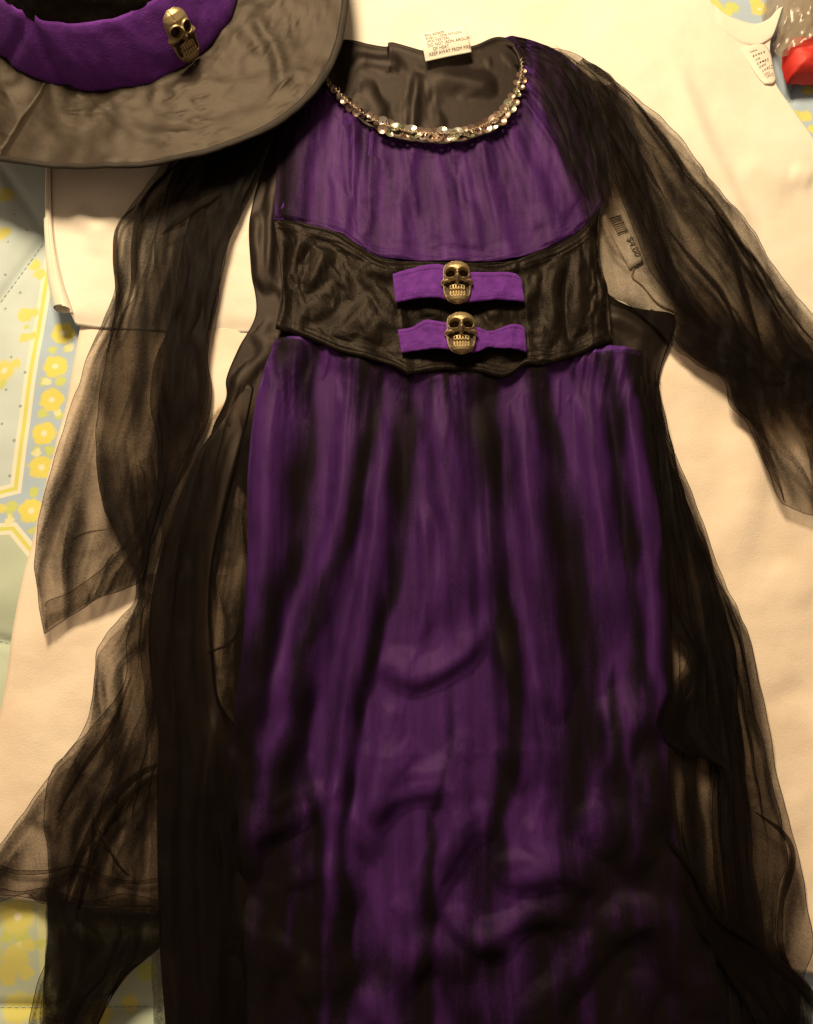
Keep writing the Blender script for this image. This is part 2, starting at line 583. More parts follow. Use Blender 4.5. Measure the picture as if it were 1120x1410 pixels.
    second = E.op('MINIMUM', T2, CH)       # + inside the second panel
    band = outside * second.step(-3 * K, -5 * K)
    aqua_n = tex_noise(nt, 9, 3, .6, tc.outputs['Object'])
    base = ramp(nt, aqua_n.outputs['Fac'], (.46, .60, .66), (.56, .69, .72), .3, .7).outputs['Color']
    c = mixc(nt, band, base, (.34, .49, .68))
    # second panel is a greener ground
    c = mixc(nt, second.step(0, 2 * K), c, (.46, .58, .48))
    cream = (.78, .77, .66); lime = (.62, .66, .10)
    d1 = E.op('MAXIMUM', L, below)
    for dd in (d1, second):
        c = mixc(nt, dd.abs().step(9.5 * K, 7.5 * K), c, cream)
        c = mixc(nt, dd.abs().step(3.6 * K, 2.2 * K), c, lime)
    # straight lime line of the lower left panel
    L3 = side((58, 1235), (62, 1410)).abs()
    low = E.op('LESS_THAN', Y, float(P(0, 1215)[1]))
    c = mixc(nt, L3.step(7 * K, 5 * K) * low, c, (.60, .66, .35))
    c = mixc(nt, dots.step(1.3, .8), c, (.30, .36, .36))
    c = mixc(nt, dL.step(1.35, .65), c, (.52, .62, .12))
    c = mixc(nt, dP.step(1.35, .65), c, (.72, .74, .42))
    c = mixc(nt, dS.step(1.28, .72), c, (.66, .64, .12))
    c = mixc(nt, dF.step(1.16, .84), c, (.68, .64, .07))
    c = mixc(nt, dC.step(1.3, .5), c, (.80, .76, .60))
    wash = node(nt, 'ShaderNodeHueSaturation'); wash.inputs['Saturation'].default_value = .86; nt.links.new(c, wash.inputs['Color'])
    nt.links.new(wash.outputs[0], bs.inputs['Base Color'])
    bs.inputs['Roughness'].default_value = .85
    bs.inputs['Sheen Weight'].default_value = .15
    w = tex_noise(nt, 1300, 2); bump(nt, bs, w.outputs['Fac'], .3, .0005)
    return m


MAT['bed'] = bed_material()
MAT['brim'] = fabric('hat_satin', (.019, .0142, .0102), (.029, .0215, .015), .44, .04, (1, .8, .55), .4, 28, .2, spec=.19, spec_tint=(1, .88, .78))
MAT['label'] = fabric('label_satin', (.78, .74, .66), (.84, .80, .72), .5, .1, (1, 1, 1), .4, 60, .1)
MAT['ink'] = plain('printing_ink', (.10, .085, .07), .7)[0]


def brass():
    m, nt, bs = new_mat('antique_brass')
    n = tex_noise(nt, 160, 4, .65)
    r = ramp(nt, n.outputs['Fac'], (.30, .23, .12), (.47, .38, .215), .3, .7)
    nt.links.new(r.outputs['Color'], bs.inputs['Base Color'])
    bs.inputs['Metallic'].default_value = .72
    r2 = ramp(nt, n.outputs['Fac'], (.52,) * 3, (.38,) * 3, .3, .7)
    nt.links.new(r2.outputs['Color'], bs.inputs['Roughness'])
    n3 = tex_noise(nt, 900, 2); bump(nt, bs, n3.outputs['Fac'], .15, .0004)
    return m


MAT['brass'] = brass()
MAT['brass_dark'] = plain('dark_brass', (.045, .028, .016), .5, .4)[0]

# ------------------------------------------------------------------ bedspread (setting)
def stitch(x, y, lines, w):
    """distance based groove along px segments"""
    g = np.zeros_like(x)
    for (ax, ay, bx, by) in lines:
        A = P(ax, ay)[:2]; B = P(bx, by)[:2]
        d = (B - A); L = np.linalg.norm(d); d /= L
        dist = np.abs((x - A[0]) * d[1] - (y - A[1]) * d[0])
        g = np.maximum(g, np.exp(-(dist / w) ** 2))
    return g


nx, ny = 480, 560
gx, gy = np.meshgrid(np.linspace(-.75, .75, nx), np.linspace(-.72, 1.05, ny), indexing='ij')
quilt_lines = [(62, 318, 0, 400), (230, 98, 0, 400), (0, 882, 16, 886), (0, 1392, 230, 1392), (-50, 640, -20, 300), (1040, 300, 1120, 40), (62, 318, 300, 660)]
g1 = stitch(gx, gy, quilt_lines, .0045); g2 = stitch(gx, gy, quilt_lines, .03)
gz = (-4.0 * g1 - 7.0 * g2 + 2.5 * fbm(gx * 9, gy * 9, 3)) * MM
bed = Mesh(); bed.sheet(np.stack([gx, gy, gz], -1))
bed_o = bed.build('bedspread', MAT['bed'])
tag(bed_o, 'pale aqua quilted bedspread printed with yellow flowers and lime border lines', kind='structure')

st = Mesh()
for (ax_, ay_, bx_, by_) in [(230, 98, -60, 480), (-60, 868, 40, 892), (-60, 1392, 240, 1392), (1040, 300, 1140, -25)]:
    A_, B_ = P(ax_, ay_), P(bx_, by_)
    L_ = np.linalg.norm(B_ - A_); n_ = int(L_ / .0055)
    for k in range(n_):
        q = np.array([A_ + (B_ - A_) * ((k + f) / n_) for f in (.12, .5, .82)]); q[:, 2] = -.0102 + np.array([0, .0006, 0])
        ix = np.clip(((q[:, 0] + .75) / 1.5 * (nx - 1)).round().astype(int), 0, nx - 1); iy = np.clip(((q[:, 1] + .72) / 1.77 * (ny - 1)).round().astype(int), 0, ny - 1)
        q[:, 2] = gz[ix, iy].mean() + np.array([.0002, .0007, .0002])
        st.add(*add_tube(q, .0004, 4))
sto = st.build('quilting_stitches', plain('quilting_thread', (.42, .50, .48), .8)[0], bed_o); sto['kind'] = 'stuff'

# ------------------------------------------------------------------ lower towel
def px_field(X, Y):
    return X, Y


cols = []
for k, t in enumerate(np.linspace(0, 1, 9)):
    left = [(150, 250), (112, 450), (88, 572), (49, 732), (24, 840), (4, 969), (-35, 1110), (-70, 1225)]
    right = [(1230, 250), (1240, 450), (1240, 572), (1240, 732), (1245, 840), (1245, 969), (1250, 1110), (1250, 1352)]
    cols.append([((1 - t) * a[0] + t * b[0], (1 - t) * a[1] + t * b[1] + (6 * math.sin(7 * t) if i == 7 else 0)) for i, (a, b) in enumerate(zip(left, right))])
X, Y, Z, U, V = loft(cols, 190, 190)


def towel_h(X, Y):
    z = 2.6 * fbm(X / 150, Y / 150, 21, 2) + .9 * fbm(X / 60, Y / 60, 23)
    # long soft folds on the right
    for pts, w, a in [([(1000, 560), (1030, 640), (1020, 720), (1000, 800)], 26, 3.5), ([(1120, 940), (1060, 965), (1030, 975)], 18, -2.5), ([(1060, 780), (1120, 830)], 22, 2.5)]:
        z = z + a * seg_ridge(X, Y, pts, w)
    return z


def seg_ridge(X, Y, pts, w, fade=True, asym=0.0):
    """smooth ridge of half width w px along a polyline; height 0..1"""
    q = resample([(p[0], p[1]) for p in pts], 24)
    best = np.full(X.shape, 1e9); tt = np.zeros(X.shape); sg = np.zeros(X.shape)
    for i in range(len(q) - 1):
        a, b = q[i], q[i + 1]; d = b - a; L2 = d @ d + 1e-9
        t = np.clip(((X - a[0]) * d[0] + (Y - a[1]) * d[1]) / L2, 0, 1)
        ex, ey = X - a[0] - t * d[0], Y - a[1] - t * d[1]
        ds = np.hypot(ex, ey)
        m = ds < best
        best = np.where(m, ds, best); tt = np.where(m, (i + t) / (len(q) - 1), tt)
        sg = np.where(m, np.sign(d[0] * ey - d[1] * ex), sg)
    ww = w * (1 + asym * sg)
    r = np.exp(-(best / ww) ** 2)
    if fade:
        r = r * smooth(0, .3, tt) * smooth(1, .7, tt)
    return r


tz = towel_h(X, Y)
edge = np.minimum(np.minimum(V, 1 - V), np.minimum(U, 1 - U))
tz = tz - 3.0 * np.exp(-(edge / .012) ** 2)
tw = Mesh(); tw.sheet(P3(X, Y, 6, tz + .8))
tw_o = tw.build('bath_towel', MAT['towel'], thick=3 * MM)
tag(tw_o, 'large cream terry towel spread under the whole dress on the quilted bedspread', 'towel')

# ------------------------------------------------------------------ upper white cloth (a garment with a neck opening and a tag)
cloth_root = empty('white_cotton_shirt', P(560, 300, 8))
tag(cloth_root, 'white cotton shirt laid over the towel, its neck opening and tag near the red packet', 'shirt')
ccols = [
    [(74, -200), (72, 60), (70, 240), (73, 320), (84, 390), (104, 446)],
    [(150, -200), (150, 100), (150, 250), (152, 350), (156, 452)],
    [(300, -200), (300, 100), (300, 300), (300, 456)],
    [(560, -200), (560, 100), (560, 300), (560, 462)],
    [(780, -200), (780, 100), (780, 300), (800, 470)],
    [(920, -200), (925, 60), (935, 300), (945, 479)],
    [(962, -60), (970, 90), (990, 300), (1010, 484)],
    [(978, 3), (995, 120), (1030, 300), (1060, 487)],
    [(996, 20), (1015, 120), (1060, 300), (1100, 489)],
    [(1018, 30), (1032, 120), (1085, 300), (1130, 490)],
    [(1040, 35), (1046, 110), (1105, 280), (1165, 490)],
    [(1058, 28), (1054, 90), (1062, 125), (1112, 230), (1190, 490)],
    [(1069, 16), (1059, 60), (1063, 110), (1090, 156), (1120, 203), (1165, 290), (1215, 490)],
    [(1077, 11), (1065, 45), (1060, 66), (1066, 112), (1093, 155), (1123, 202), (1172, 290), (1225, 490)],
]
X, Y, Z, U, V = loft(ccols, 230, 170)


def cloth_h(X, Y):
    z = 2.0 * fbm(X / 130, Y / 130, 31, 2) + .5 * fbm(X / 45, Y / 45, 33)
    for pts, w, a in [([(915, 60), (945, 150), (975, 220), (1010, 290), (1040, 370)], 16, 4.0), ([(860, 40), (900, 120), (960, 260)], 30, 2.0),
                      ([(1100, 260), (1050, 240), (1010, 230)], 20, 2.0), ([(150, 330), (110, 300), (100, 290)], 14, 3.0), ([(1120, 250), (1085, 240)], 14, 2.5), ([(175, 290), (140, 330), (130, 360)], 16, 2.0)]:
        z = z + 1.7 * a * seg_ridge(X, Y, pts, w)
    return z


cz = cloth_h(X, Y) - 3.5 * np.exp(-((1 - V) / .02) ** 2)
cm = Mesh(); cm.sheet(P3(X, Y, 12, cz))
cm.build('shirt_body', MAT['cotton'], cloth_root, thick=2 * MM)
# folded neck facing
fx, fy, fz, fu, fv = loft([[(978, 3), (996, 20), (1018, 30), (1040, 35), (1058, 28), (1069, 16), (1077, 11)],
                           [(985, 30), (1000, 44), (1022, 56), (1044, 60), (1056, 54), (1062, 48), (1066, 44)],
                           [(1000, 52), (1012, 60), (1026, 66), (1042, 66), (1052, 62), (1058, 60), (1060, 58)]], 16, 60)
fac = Mesh(); fac.sheet(P3(fx, fy, 12, 2.4 + 1.0 * np.sin(np.pi * np.clip(fu, 0, 1) * .9) - 2.5 * np.exp(-((1 - fu) / .12) ** 2) - 2.0 * np.exp(-(fv / .08) ** 2)))
fac.build('neck_facing', MAT['cotton'], cloth_root, thick=1 * MM)
# rolled left edge (a spiral of cloth getting fatter towards the bottom corner)
path = resample([(72, -60), (70, 60), (69, 150), (69, 240), (71, 320), (80, 385), (93, 432)], 90)
roll_r = np.interp(np.linspace(0, 1, 90), [0, .5, .8, 1], [1.8, 2.4, 4.6, 8.5])
ang = np.linspace(-2.2, 6.6, 46)
pos = np.zeros((46, 90, 3))
for i, a in enumerate(ang):
    rr = roll_r * (1 - .05 * (a + 2.2))
    c = P(path[:, 0], path[:, 1], 12)
    pos[i] = c
    pos[i, :, 0] -= np.sin(a + 1.0) * rr * MM * .95
    pos[i, :, 2] += (roll_r + np.cos(a + 1.0) * -rr) * MM + 1 * MM
rl = Mesh(); rl.sheet(pos)
MAT['cotton_roll'] = terry('pale_green_facing', (.60, .66, .58), (.72, .76, .68), 900, .4)
ro = rl.build('rolled_edge', MAT['cotton'], cloth_root)
# pale green lining patch peeking out at the rolled corner
p2 = path[66:]
pos = np.zeros((24, len(p2), 3))
for i, a in enumerate(np.linspace(.2, 3.3, 24)):
    rr = roll_r[66:] * 1.06
    pos[i] = P(p2[:, 0], p2[:, 1], 12)
    pos[i, :, 0] -= np.sin(a) * rr * MM
    pos[i, :, 2] += (roll_r[66:] - np.cos(a) * rr) * MM + 1 * MM
ln = Mesh(); ln.sheet(pos); ln.build('hem_lining', MAT['cotton_roll'], cloth_root)


def text_mesh(name, body, size, mat, parent, origin, xdir, ydir, curve=None):
    cu = bpy.data.curves.new(name, 'FONT'); cu.body = body; cu.size = size
    cu.space_line = 1.05
    to = bpy.data.objects.new(name, cu); col.objects.link(to)
    dg = bpy.context.evaluated_depsgraph_get()
    me = bpy.data.meshes.new_from_object(to.evaluated_get(dg))
    bpy.data.objects.remove(to); bpy.data.curves.remove(cu)
    o = bpy.data.objects.new(name, me); col.objects.link(o)
    xd = Vector(xdir).normalized(); yd = Vector(ydir).normalized()
    for v in me.vertices:
        x, y = v.co.x, v.co.y
        p = curve(x, y) if curve else Vector(origin) + xd * x + yd * y
        v.co = p
    me.materials.clear(); me.materials.append(mat)
    o.parent = parent
    return o


# shirt tag
tx, ty, tzz, tu, tv = loft([[(1018, 70), (1032, 92), (1043, 108), (1052, 118)], [(1036, 66), (1048, 88), (1058, 106), (1063, 118)], [(1052, 64), (1060, 76), (1064, 95), (1068, 112)]], 14, 20)
tg = Mesh(); tg.sheet(P3(tx, ty, 12, 2.4 + 1.8 * np.sin(np.pi * tu) - 1 * tv))
tag_o = tg.build('neck_tag', MAT['label'], cloth_root, thick=.4 * MM)
tag_o['label'] = 'small cream tag with faint grey text lines'
for li, (a, b) in enumerate([((1031, 76), (1041, 73)), ((1034, 82), (1052, 75)), ((1038, 87), (1045, 84)), ((1040, 92), (1057, 85)), ((1043, 97), (1053, 92)), ((1047, 102), (1062, 94)), ((1050, 107), (1058, 103)), ((1053, 110), (1063, 105))]):
    mk = Mesh()
    n = 5
    for k in range(n):
        t0, t1 = (k + .08) / n, (k + (.55 + .35 * random.random())) / n
        q = [(a[0] + (b[0] - a[0]) * t, a[1] + (b[1] - a[1]) * t) for t in (t0, t1)]
        pp = [P3(x, y, 12, 4.9) for x, y in q]
        d = np.array([.0, .0006, 0])
        mk.add([pp[0] - d, pp[1] - d, pp[1] + d, pp[0] + d], [(0, 1, 2, 3)])
    mk.build('printed_line', MAT['ink'], tag_o)

# ------------------------------------------------------------------ DRESS
dress = empty('witch_dress', P(560, 700, 10))
tag(dress, 'purple and black child witch dress with sheer sleeves, sequin neckline and two skull buckles', 'dress')

# ---- back of the dress seen in the neck opening and at the sides
back_cols = [
    [(425, 70), (390, 150), (360, 235), (344, 300), (346, 370), (352, 430), (328, 478), (311, 520), (311, 548), (290, 600), (312, 640), (350, 690)],
    [(470, 54), (440, 150), (410, 240), (400, 330), (400, 430), (380, 500), (365, 560), (372, 630), (390, 700)],
    [(508, 60), (500, 150), (495, 300), (490, 430), (480, 560), (470, 700)],
    [(533, 63), (535, 150), (540, 300), (540, 430), (540, 560), (540, 700)],
    [(540, 57), (548, 150), (552, 300), (552, 430), (552, 560), (552, 700)],
    [(600, 72), (600, 150), (605, 300), (610, 430), (615, 560), (620, 700)],
    [(652, 62), (660, 150), (680, 300), (690, 430), (700, 560), (710, 700)],
    [(688, 50), (720, 130), (760, 280), (790, 430), (800, 560), (820, 700)],
    [(730, 62), (780, 130), (800, 260), (806, 350), (828, 415), (860, 480), (870, 560), (880, 700)],
    [(770, 76), (806, 130), (818, 250), (813, 340), (828, 404), (872, 424), (932, 430), (930, 462), (914, 505), (906, 556), (912, 600), (920, 700)],
]
X, Y, Z, U, V = loft(back_cols, 200, 200)
bz = 1.2 * fbm(X / 90, Y / 90, 41, 2) + 1.5 * ridged(X / 160 + Y / 300, Y / 240, 44, 2)
bz = bz + 3.2 * seg_ridge(X, Y, [(574, 85), (572, 130), (566, 200)], 7) + 3.0 * seg_ridge(X, Y, [(500, 100), (520, 150), (505, 190)], 16) + 3.0 * seg_ridge(X, Y, [(580, 100), (640, 112), (700, 125)], 12) \
    - 2.5 * seg_ridge(X, Y, [(600, 140), (650, 150), (700, 150)], 22) + 2.6 * seg_ridge(X, Y, [(352, 260), (352, 340), (362, 420)], 8) + 3.0 * seg_ridge(X, Y, [(335, 500), (322, 545), (300, 610)], 9) \
    + 3.4 * seg_ridge(X, Y, [(830, 430), (870, 445), (905, 470)], 10) + 3 * seg_ridge(X, Y, [(480, 80), (520, 84), (560, 92)], 9) \
    + 3.0 * seg_ridge(X, Y, [(375, 250), (372, 330), (370, 400)], 7)
edge = np.minimum(U, 1 - U)
bz -= 4 * np.exp(-(edge / .03) ** 2) + 2.0 * np.exp(-(V / .02) ** 2)
bpos = settle(P3(X, Y, 18, bz)[::2, ::2], 1.006, 1.004, 60, .0150, .014, 'lrt', seed=45)
bk = Mesh(); bk.sheet(upsample(bpos, 200, 200))
bk.build('back_panel', MAT['satin_black'], dress, thick=.8 * MM)

# ---- bodice
bod_cols = [
    [(398, 120), (386, 170), (382, 220), (377, 302)],
    [(425, 118), (412, 170), (405, 240), (405, 309)],
    [(447, 122), (432, 180), (432, 250), (438, 316)],
    [(464, 138), (455, 200), (458, 260), (470, 326)],
    [(486, 160), (482, 220), (484, 280), (495, 342)],
    [(516, 181), (510, 240), (512, 300), (520, 357)],
    [(548, 193), (548, 250), (550, 300), (560, 362)],
    [(580, 199), (582, 250), (590, 310), (602, 363)],
    [(620, 200), (626, 250), (636, 310), (645, 364)],
    [(655, 193), (668, 250), (682, 310), (692, 363)],
    [(683, 180), (706, 240), (724, 300), (735, 351)],
    [(703, 160), (735, 220), (762, 280), (775, 335)],
    [(714, 132), (755, 190), (790, 250), (806, 313)],
    [(719, 104), (765, 150), (805, 205), (830, 280)],
    [(716, 80), (765, 112), (805, 160), (836, 238)],
    [(708, 64), (755, 80), (790, 108), (826, 175)],
    [(694, 51), (730, 56), (770, 70), (808, 100)],
]
X, Y, Z, U, V = loft(bod_cols, 330, 150)


def bodice_h(X, Y, U, V):
    ph = 13 * U + .7 * noise(U * 9, V * .8, 51) + .35 * noise(U * 23, V * .8, 52)
    g = 1 - np.abs(np.sin(np.pi * ph)) ** .8
    z = 8.5 * g ** 1.3 * (1 - V) ** 1.15 * (.5 + .5 * smooth(.0, .08, V)) * (.5 + .8 * (.5 + noise(U * 14, V * .6, 54)))
    z = z + 1.6 * fbm(X / 60, Y / 110, 55, 2)
    for pts, w, a in [([(520, 150), (512, 270), (492, 390)], 9, 6), ([(560, 150), (556, 260), (548, 400)], 6, 4), ([(580, 150), (612, 270), (640, 420)], 12, 5), ([(635, 140), (682, 280), (720, 420)], 8, 6),
                      ([(680, 130), (740, 265), (780, 390)], 8, 6), ([(440, 80), (415, 230), (385, 350)], 12, 6), ([(470, 110), (468, 250), (486, 390)], 10, 5), ([(705, 70), (780, 170), (850, 260)], 9, 5), ([(700, 70), (775, 105), (840, 170)], 8, 5),
                      ([(610, 140), (648, 270), (668, 400)], 6, 4), ([(495, 120), (488, 250), (462, 370)], 6, 4), ([(420, 330), (500, 348), (560, 358), (640, 362), (740, 358), (820, 320)], 8, 3.0)]:
        z = z + .75 * a * seg_ridge(X, Y, pts, w * (1.1 + .3 * noise(X / 40, Y / 60, 56)), asym=.25)
    return z


bh = 5 + .48 * bodice_h(X, Y, U, V)
edge = np.minimum(U, 1 - U)
bh -= 6 * np.exp(-(edge / .025) ** 2) + 2.5 * np.exp(-(V / .03) ** 2) + 3 * np.exp(-((1 - V) / .025) ** 2)
bpos = P3(X, Y, 22, bh)[::3, ::2]
vv = np.linspace(0, 1, bpos.shape[1])[None, :]
bpos = settle(bpos, 1.008, 1.002, 60, .0215, .019, 'lrtb', seed=57)
bpos = upsample(bpos, 330, 150)
bo = Mesh(); bo.sheet(bpos)
bo.build('bodice', MAT['purple_satin'], dress, thick=.8 * MM)
bpos = bpos.copy(); bpos[..., 2] += .0012 + .0004 * noise(X / 12, Y / 30, 58)
bov = Mesh(); bov.sheet(bpos, 0, 1 + 1.3 * fold_lines(U, V, 460, 30, 307, (3, 11), 1.2, 2.0, .05) * (1 - V) ** .7 + 5 * smooth(.62, .95, U) * (1 - .3 * V) + 4 * smooth(.12, .0, U))
MAT['bodice_veil'] = sheer('bodice_chiffon', .15, c=(.0075, .0055, .005), var=.8, sheen=.012, spec=.04, gather_shade=True)
bov.build('bodice_veil', MAT['bodice_veil'], dress)

# neckline facing: narrow dark hem inside the sequins
nk = resample([(447, 118), (462, 134), (486, 158), (518, 179), (550, 191), (590, 197), (628, 196), (660, 188), (688, 172), (705, 150), (714, 125), (717, 104), (713, 86), (706, 74)], 220)
nkz = np.zeros(220) + 8
neck_pts = P3(nk[:, 0], nk[:, 1], 22, nkz)
nt_ = Mesh(); nt_.add(*add_tube(neck_pts, .0022, 8)); nt_.build('neckline_binding', MAT['satin_black'], dress)

# ---- sequins along the neckline
def sequin_mesh():
    me = bpy.data.meshes.new('sequin')
    v = []; f = []
    n = 14
    for r, z in ((.18, -.10), (.55, -.02), (1.0, .16)):
        for k in range(n):
            a = 2 * math.pi * k / n
            v.append((r * math.cos(a), r * math.sin(a), z))
    for ring in range(2):
        for k in range(n):
            k2 = (k + 1) % n
            f.append((ring * n + k, (ring + 1) * n + k, (ring + 1) * n + k2, ring * n + k2))
    me.from_pydata(v, [], f)
    return me


def sequin_mat(name, c0, rough):
    m, nt, bs = plain(name, c0, rough + .1, .7)
    return m


seq_mats = [sequin_mat('sequin_rose_gold', (.36, .27, .23), .22), sequin_mat('sequin_silver', (.44, .42, .41), .16), sequin_mat('sequin_olive', (.26, .27, .19), .25), sequin_mat('sequin_bronze', (.26, .18, .14), .25)]
seq_meshes = []
for sm_ in seq_mats:
    me = sequin_mesh(); me.materials.append(sm_); me.polygons.foreach_set('use_smooth', [True] * len(me.polygons)); seq_meshes.append(me)
rs = random.Random(5)
tv = np.linspace(.02, .90, 64)
for k, t in enumerate(tv):
    i = int(t * 219)
    p = neck_pts[i]; d = neck_pts[min(i + 1, 219)] - neck_pts[max(i - 1, 0)]; d /= np.linalg.norm(d)
    nrm = np.array([d[1], -d[0], 0])
    side = (1 if k % 2 else -1)
    r = rs.uniform(4.6, 5.8) * MM * (.70 if (t < .27 or t > .78) else 1)
    left = t < .27
    o = bpy.data.objects.new('sequin', seq_meshes[rs.choices([0, 1, 2, 3], [5, 2, 2, 3])[0]])
    col.objects.link(o)
    attach(o, dress)
    pos = p + nrm * side * rs.uniform(.8, 4.6) * MM * (1 if not left else .7) + np.array([0, 0, (3.2 + rs.uniform(0, 1.6)) * MM])
    o.location = Vector(pos)
    tilt = rs.gauss(0, .16) if not left else rs.gauss(0, .75)
    if .70 < t < .80: tilt *= .5
    o.rotation_euler = (tilt - (.12 if not left else -.5), rs.gauss(0, .18) if not left else rs.gauss(0.2, .6), rs.uniform(0, 6.28))
    o.scale = (r, r, r)
# metallic thread chain that holds them
th = Mesh()
zig = []
for k in range(300):
    t = .01 + .93 * k / 299
    i = t * 219; i0 = int(i); p = neck_pts[i0] * (1 - (i - i0)) + neck_pts[min(i0 + 1, 219)] * (i - i0)
    d = neck_pts[min(i0 + 1, 219)] - neck_pts[max(i0 - 1, 0)]; d /= np.linalg.norm(d)
    nrm = np.array([d[1], -d[0], 0])
    zig.append(p + nrm * math.sin(k * 1.35) * 1.3 * MM + np.array([0, 0, 6.2 * MM + .7 * MM * math.cos(k * 1.35)]))
th.add(*add_tube(np.array(zig), .00042, 5))
th.build('sequin_thread', plain('gold_thread', (.42, .33, .22), .4, .8)[0], dress)

# ---- care label at the back of the neck
def label_curve(u, v):
    """u 0..1 across, v 0..1 down; returns world point; the label leans over the back neck edge"""
    a = (1 - v) * ((1 - u) * np.array([577, 56]) + u * np.array([640, 44])) + v * ((1 - u) * np.array([586, 92]) + u * np.array([649, 79]))
    z = 9.0 + 3.4 * math.sin(math.pi * min(1, v * 1.05)) - 1.5 * v - 1.0 * abs(u - .5)
    return P3(a[0], a[1], 18, z)


lb = Mesh()
lp = np.array([[label_curve(u, v) for v in np.linspace(0, 1, 20)] for u in np.linspace(0, 1, 24)])
lb.sheet(lp)
lab = lb.build('care_label', MAT['label'], dress, thick=.3 * MM)
lab['label'] = 'cream care label with small printed lines'
lines = ['RN 62009', 'SHELL: 100% NYLON', '(POLYESTER)', 'DO NOT IRON AROUND', 'OF HEAT', 'KEEP AWAY FROM FIRE']
LW, LH = .042, .026
for k, tx_ in enumerate(lines):
    v0 = .20 + k * .135

    def cv(x, y, v0=v0, k=k):
        u = .10 + x / LW + (.10 if k in (4,) else 0); v = v0 - y / LH
        return Vector(label_curve(u, v)) + Vector((0, 0, .0007))
    text_mesh('printed_text', tx_, .0036 if k else .0042, MAT['ink'], lab, (0, 0, 0), (1, 0, 0), (0, 1, 0), cv)

# ---- corset (crushed velvet)
cor_cols = [
    [(376, 300), (384, 350), (388, 400), (380, 452)],
    [(405, 307), (406, 360), (404, 410), (402, 462)],
    [(438, 314), (436, 370), (434, 420), (432, 473)],
    [(470, 324), (470, 380), (468, 430), (470, 489)],
    [(497, 342), (500, 400), (502, 450), (505, 498)],
    [(522, 356), (528, 410), (533, 460), (540, 508)],
    [(542, 360), (548, 410), (553, 460), (560, 519)],
    [(550, 361), (556, 410), (562, 460), (568, 519)],
    [(602, 362), (608, 410), (612, 460), (616, 513)],
    [(650, 363), (654, 410), (656, 460), (660, 516)],
    [(700, 361), (704, 410), (706, 460), (695, 523)],
    [(716, 358), (720, 410), (725, 460), (722, 506)],
    [(735, 350), (740, 410), (744, 455), (746, 506)],
    [(775, 334), (780, 390), (782, 440), (785, 497)],
    [(806, 312), (813, 370), (818, 420), (820, 482)],
    [(830, 280), (826, 340), (840, 410), (846, 470)],
]
X, Y, Z, U, V = loft(cor_cols, 300, 130)


def corset_h(X, Y):
    z = 1.6 * fbm(X / 60, Y / 80, 61, 2) + .3 * fbm(X / 26, Y / 34, 62, 2)
    for pts, w, a in [([(420, 318), (405, 360), (388, 410)], 8, 5), ([(452, 335), (440, 370), (420, 410)], 9, 5), ([(430, 340), (415, 370)], 5, -4), ([(500, 365), (530, 380), (545, 372)], 10, 4),
                      ([(545, 350), (552, 420), (562, 520)], 5, 1.5), ([(722, 345), (726, 420), (728, 515)], 5, 1.5), ([(400, 470), (470, 487), (540, 506), (570, 515), (620, 508), (690, 516)], 9, 2),
                      ([(770, 350), (760, 400), (764, 470)], 9, 6), ([(800, 330), (795, 400), (800, 470)], 10, 5), ([(740, 370), (735, 420)], 7, 3), ([(570, 425), (600, 435), (590, 440)], 8, 3),
                      ([(690, 430), (670, 440)], 9, 4), ([(710, 360), (706, 378)], 5, 4), ([(780, 370), (778, 440), (785, 485)], 6, -5), ([(830, 380), (835, 430)], 9, 4), ([(470, 430), (500, 450), (520, 480)], 22, 3)]:
        z = z + a * seg_ridge(X, Y, pts, w)
    centre = smooth(545, 556, X - (Y - 362) * .11) * smooth(722, 712, X - (Y - 362) * .05)
    return z - 2.5 * centre


ch = 6 + .45 * corset_h(X, Y)
edge = np.minimum(U, 1 - U)
ch -= 6 * np.exp(-(edge / .03) ** 2) + 3.5 * np.exp(-(V / .03) ** 2) + 2.5 * np.exp(-((1 - V) / .02) ** 2)
cpos = settle(P3(X, Y, 24, ch)[::3, ::2], 1.004, 1.004, 50, .0235, .015, 'lrtb', seed=67)
co = Mesh(); co.sheet(upsample(cpos, 300, 130))
co.build('corset', MAT['velvet'], dress, thick=1 * MM)

# ---- straps
def strap(top, bot, zwave):
    n = 110
    a, b = resample(top, n), resample(bot, n)
    rows = 22
    t = np.linspace(0, 1, rows)[:, None]
    X = a[:, 0] * (1 - t) + b[:, 0] * t; Y = a[:, 1] * (1 - t) + b[:, 1] * t
    s = np.linspace(0, 1, n)
    z = np.interp(s, zwave[0], zwave[1])[None, :] + 1.0 * fbm(X / 22, Y / 26, 71) + .35 * fbm(X / 7, Y / 9, 72, 2) + .25 * np.cos(t * 2 * np.pi * 1.0) - 1.2 * np.exp(-(np.minimum(t, 1 - t) / .07) ** 2)
    z = z + .5 * np.exp(-((t - .16) / .04) ** 2) * -1 + .5 * np.exp(-((t - .84) / .04) ** 2) * -1
    m = Mesh(); m.sheet(P3(X, Y, 24, z))
    o = m.build('buckle_strap', MAT['purple_cotton'], dress, thick=1.2 * MM)
    pos = P3(X, Y, 24, z); sm_ = Mesh()
    for row in (3, rows - 4):
        for k in range(2, n - 3, 3):
            q = pos[row, k:k + 3].copy(); q[:, 2] += np.array([.0001, .0004, .0001]); sm_.add(*add_tube(q, .00022, 4))
    so_ = sm_.build('strap_stitching', MAT['purple_thread'], o); so_['kind'] = 'stuff'
    return o


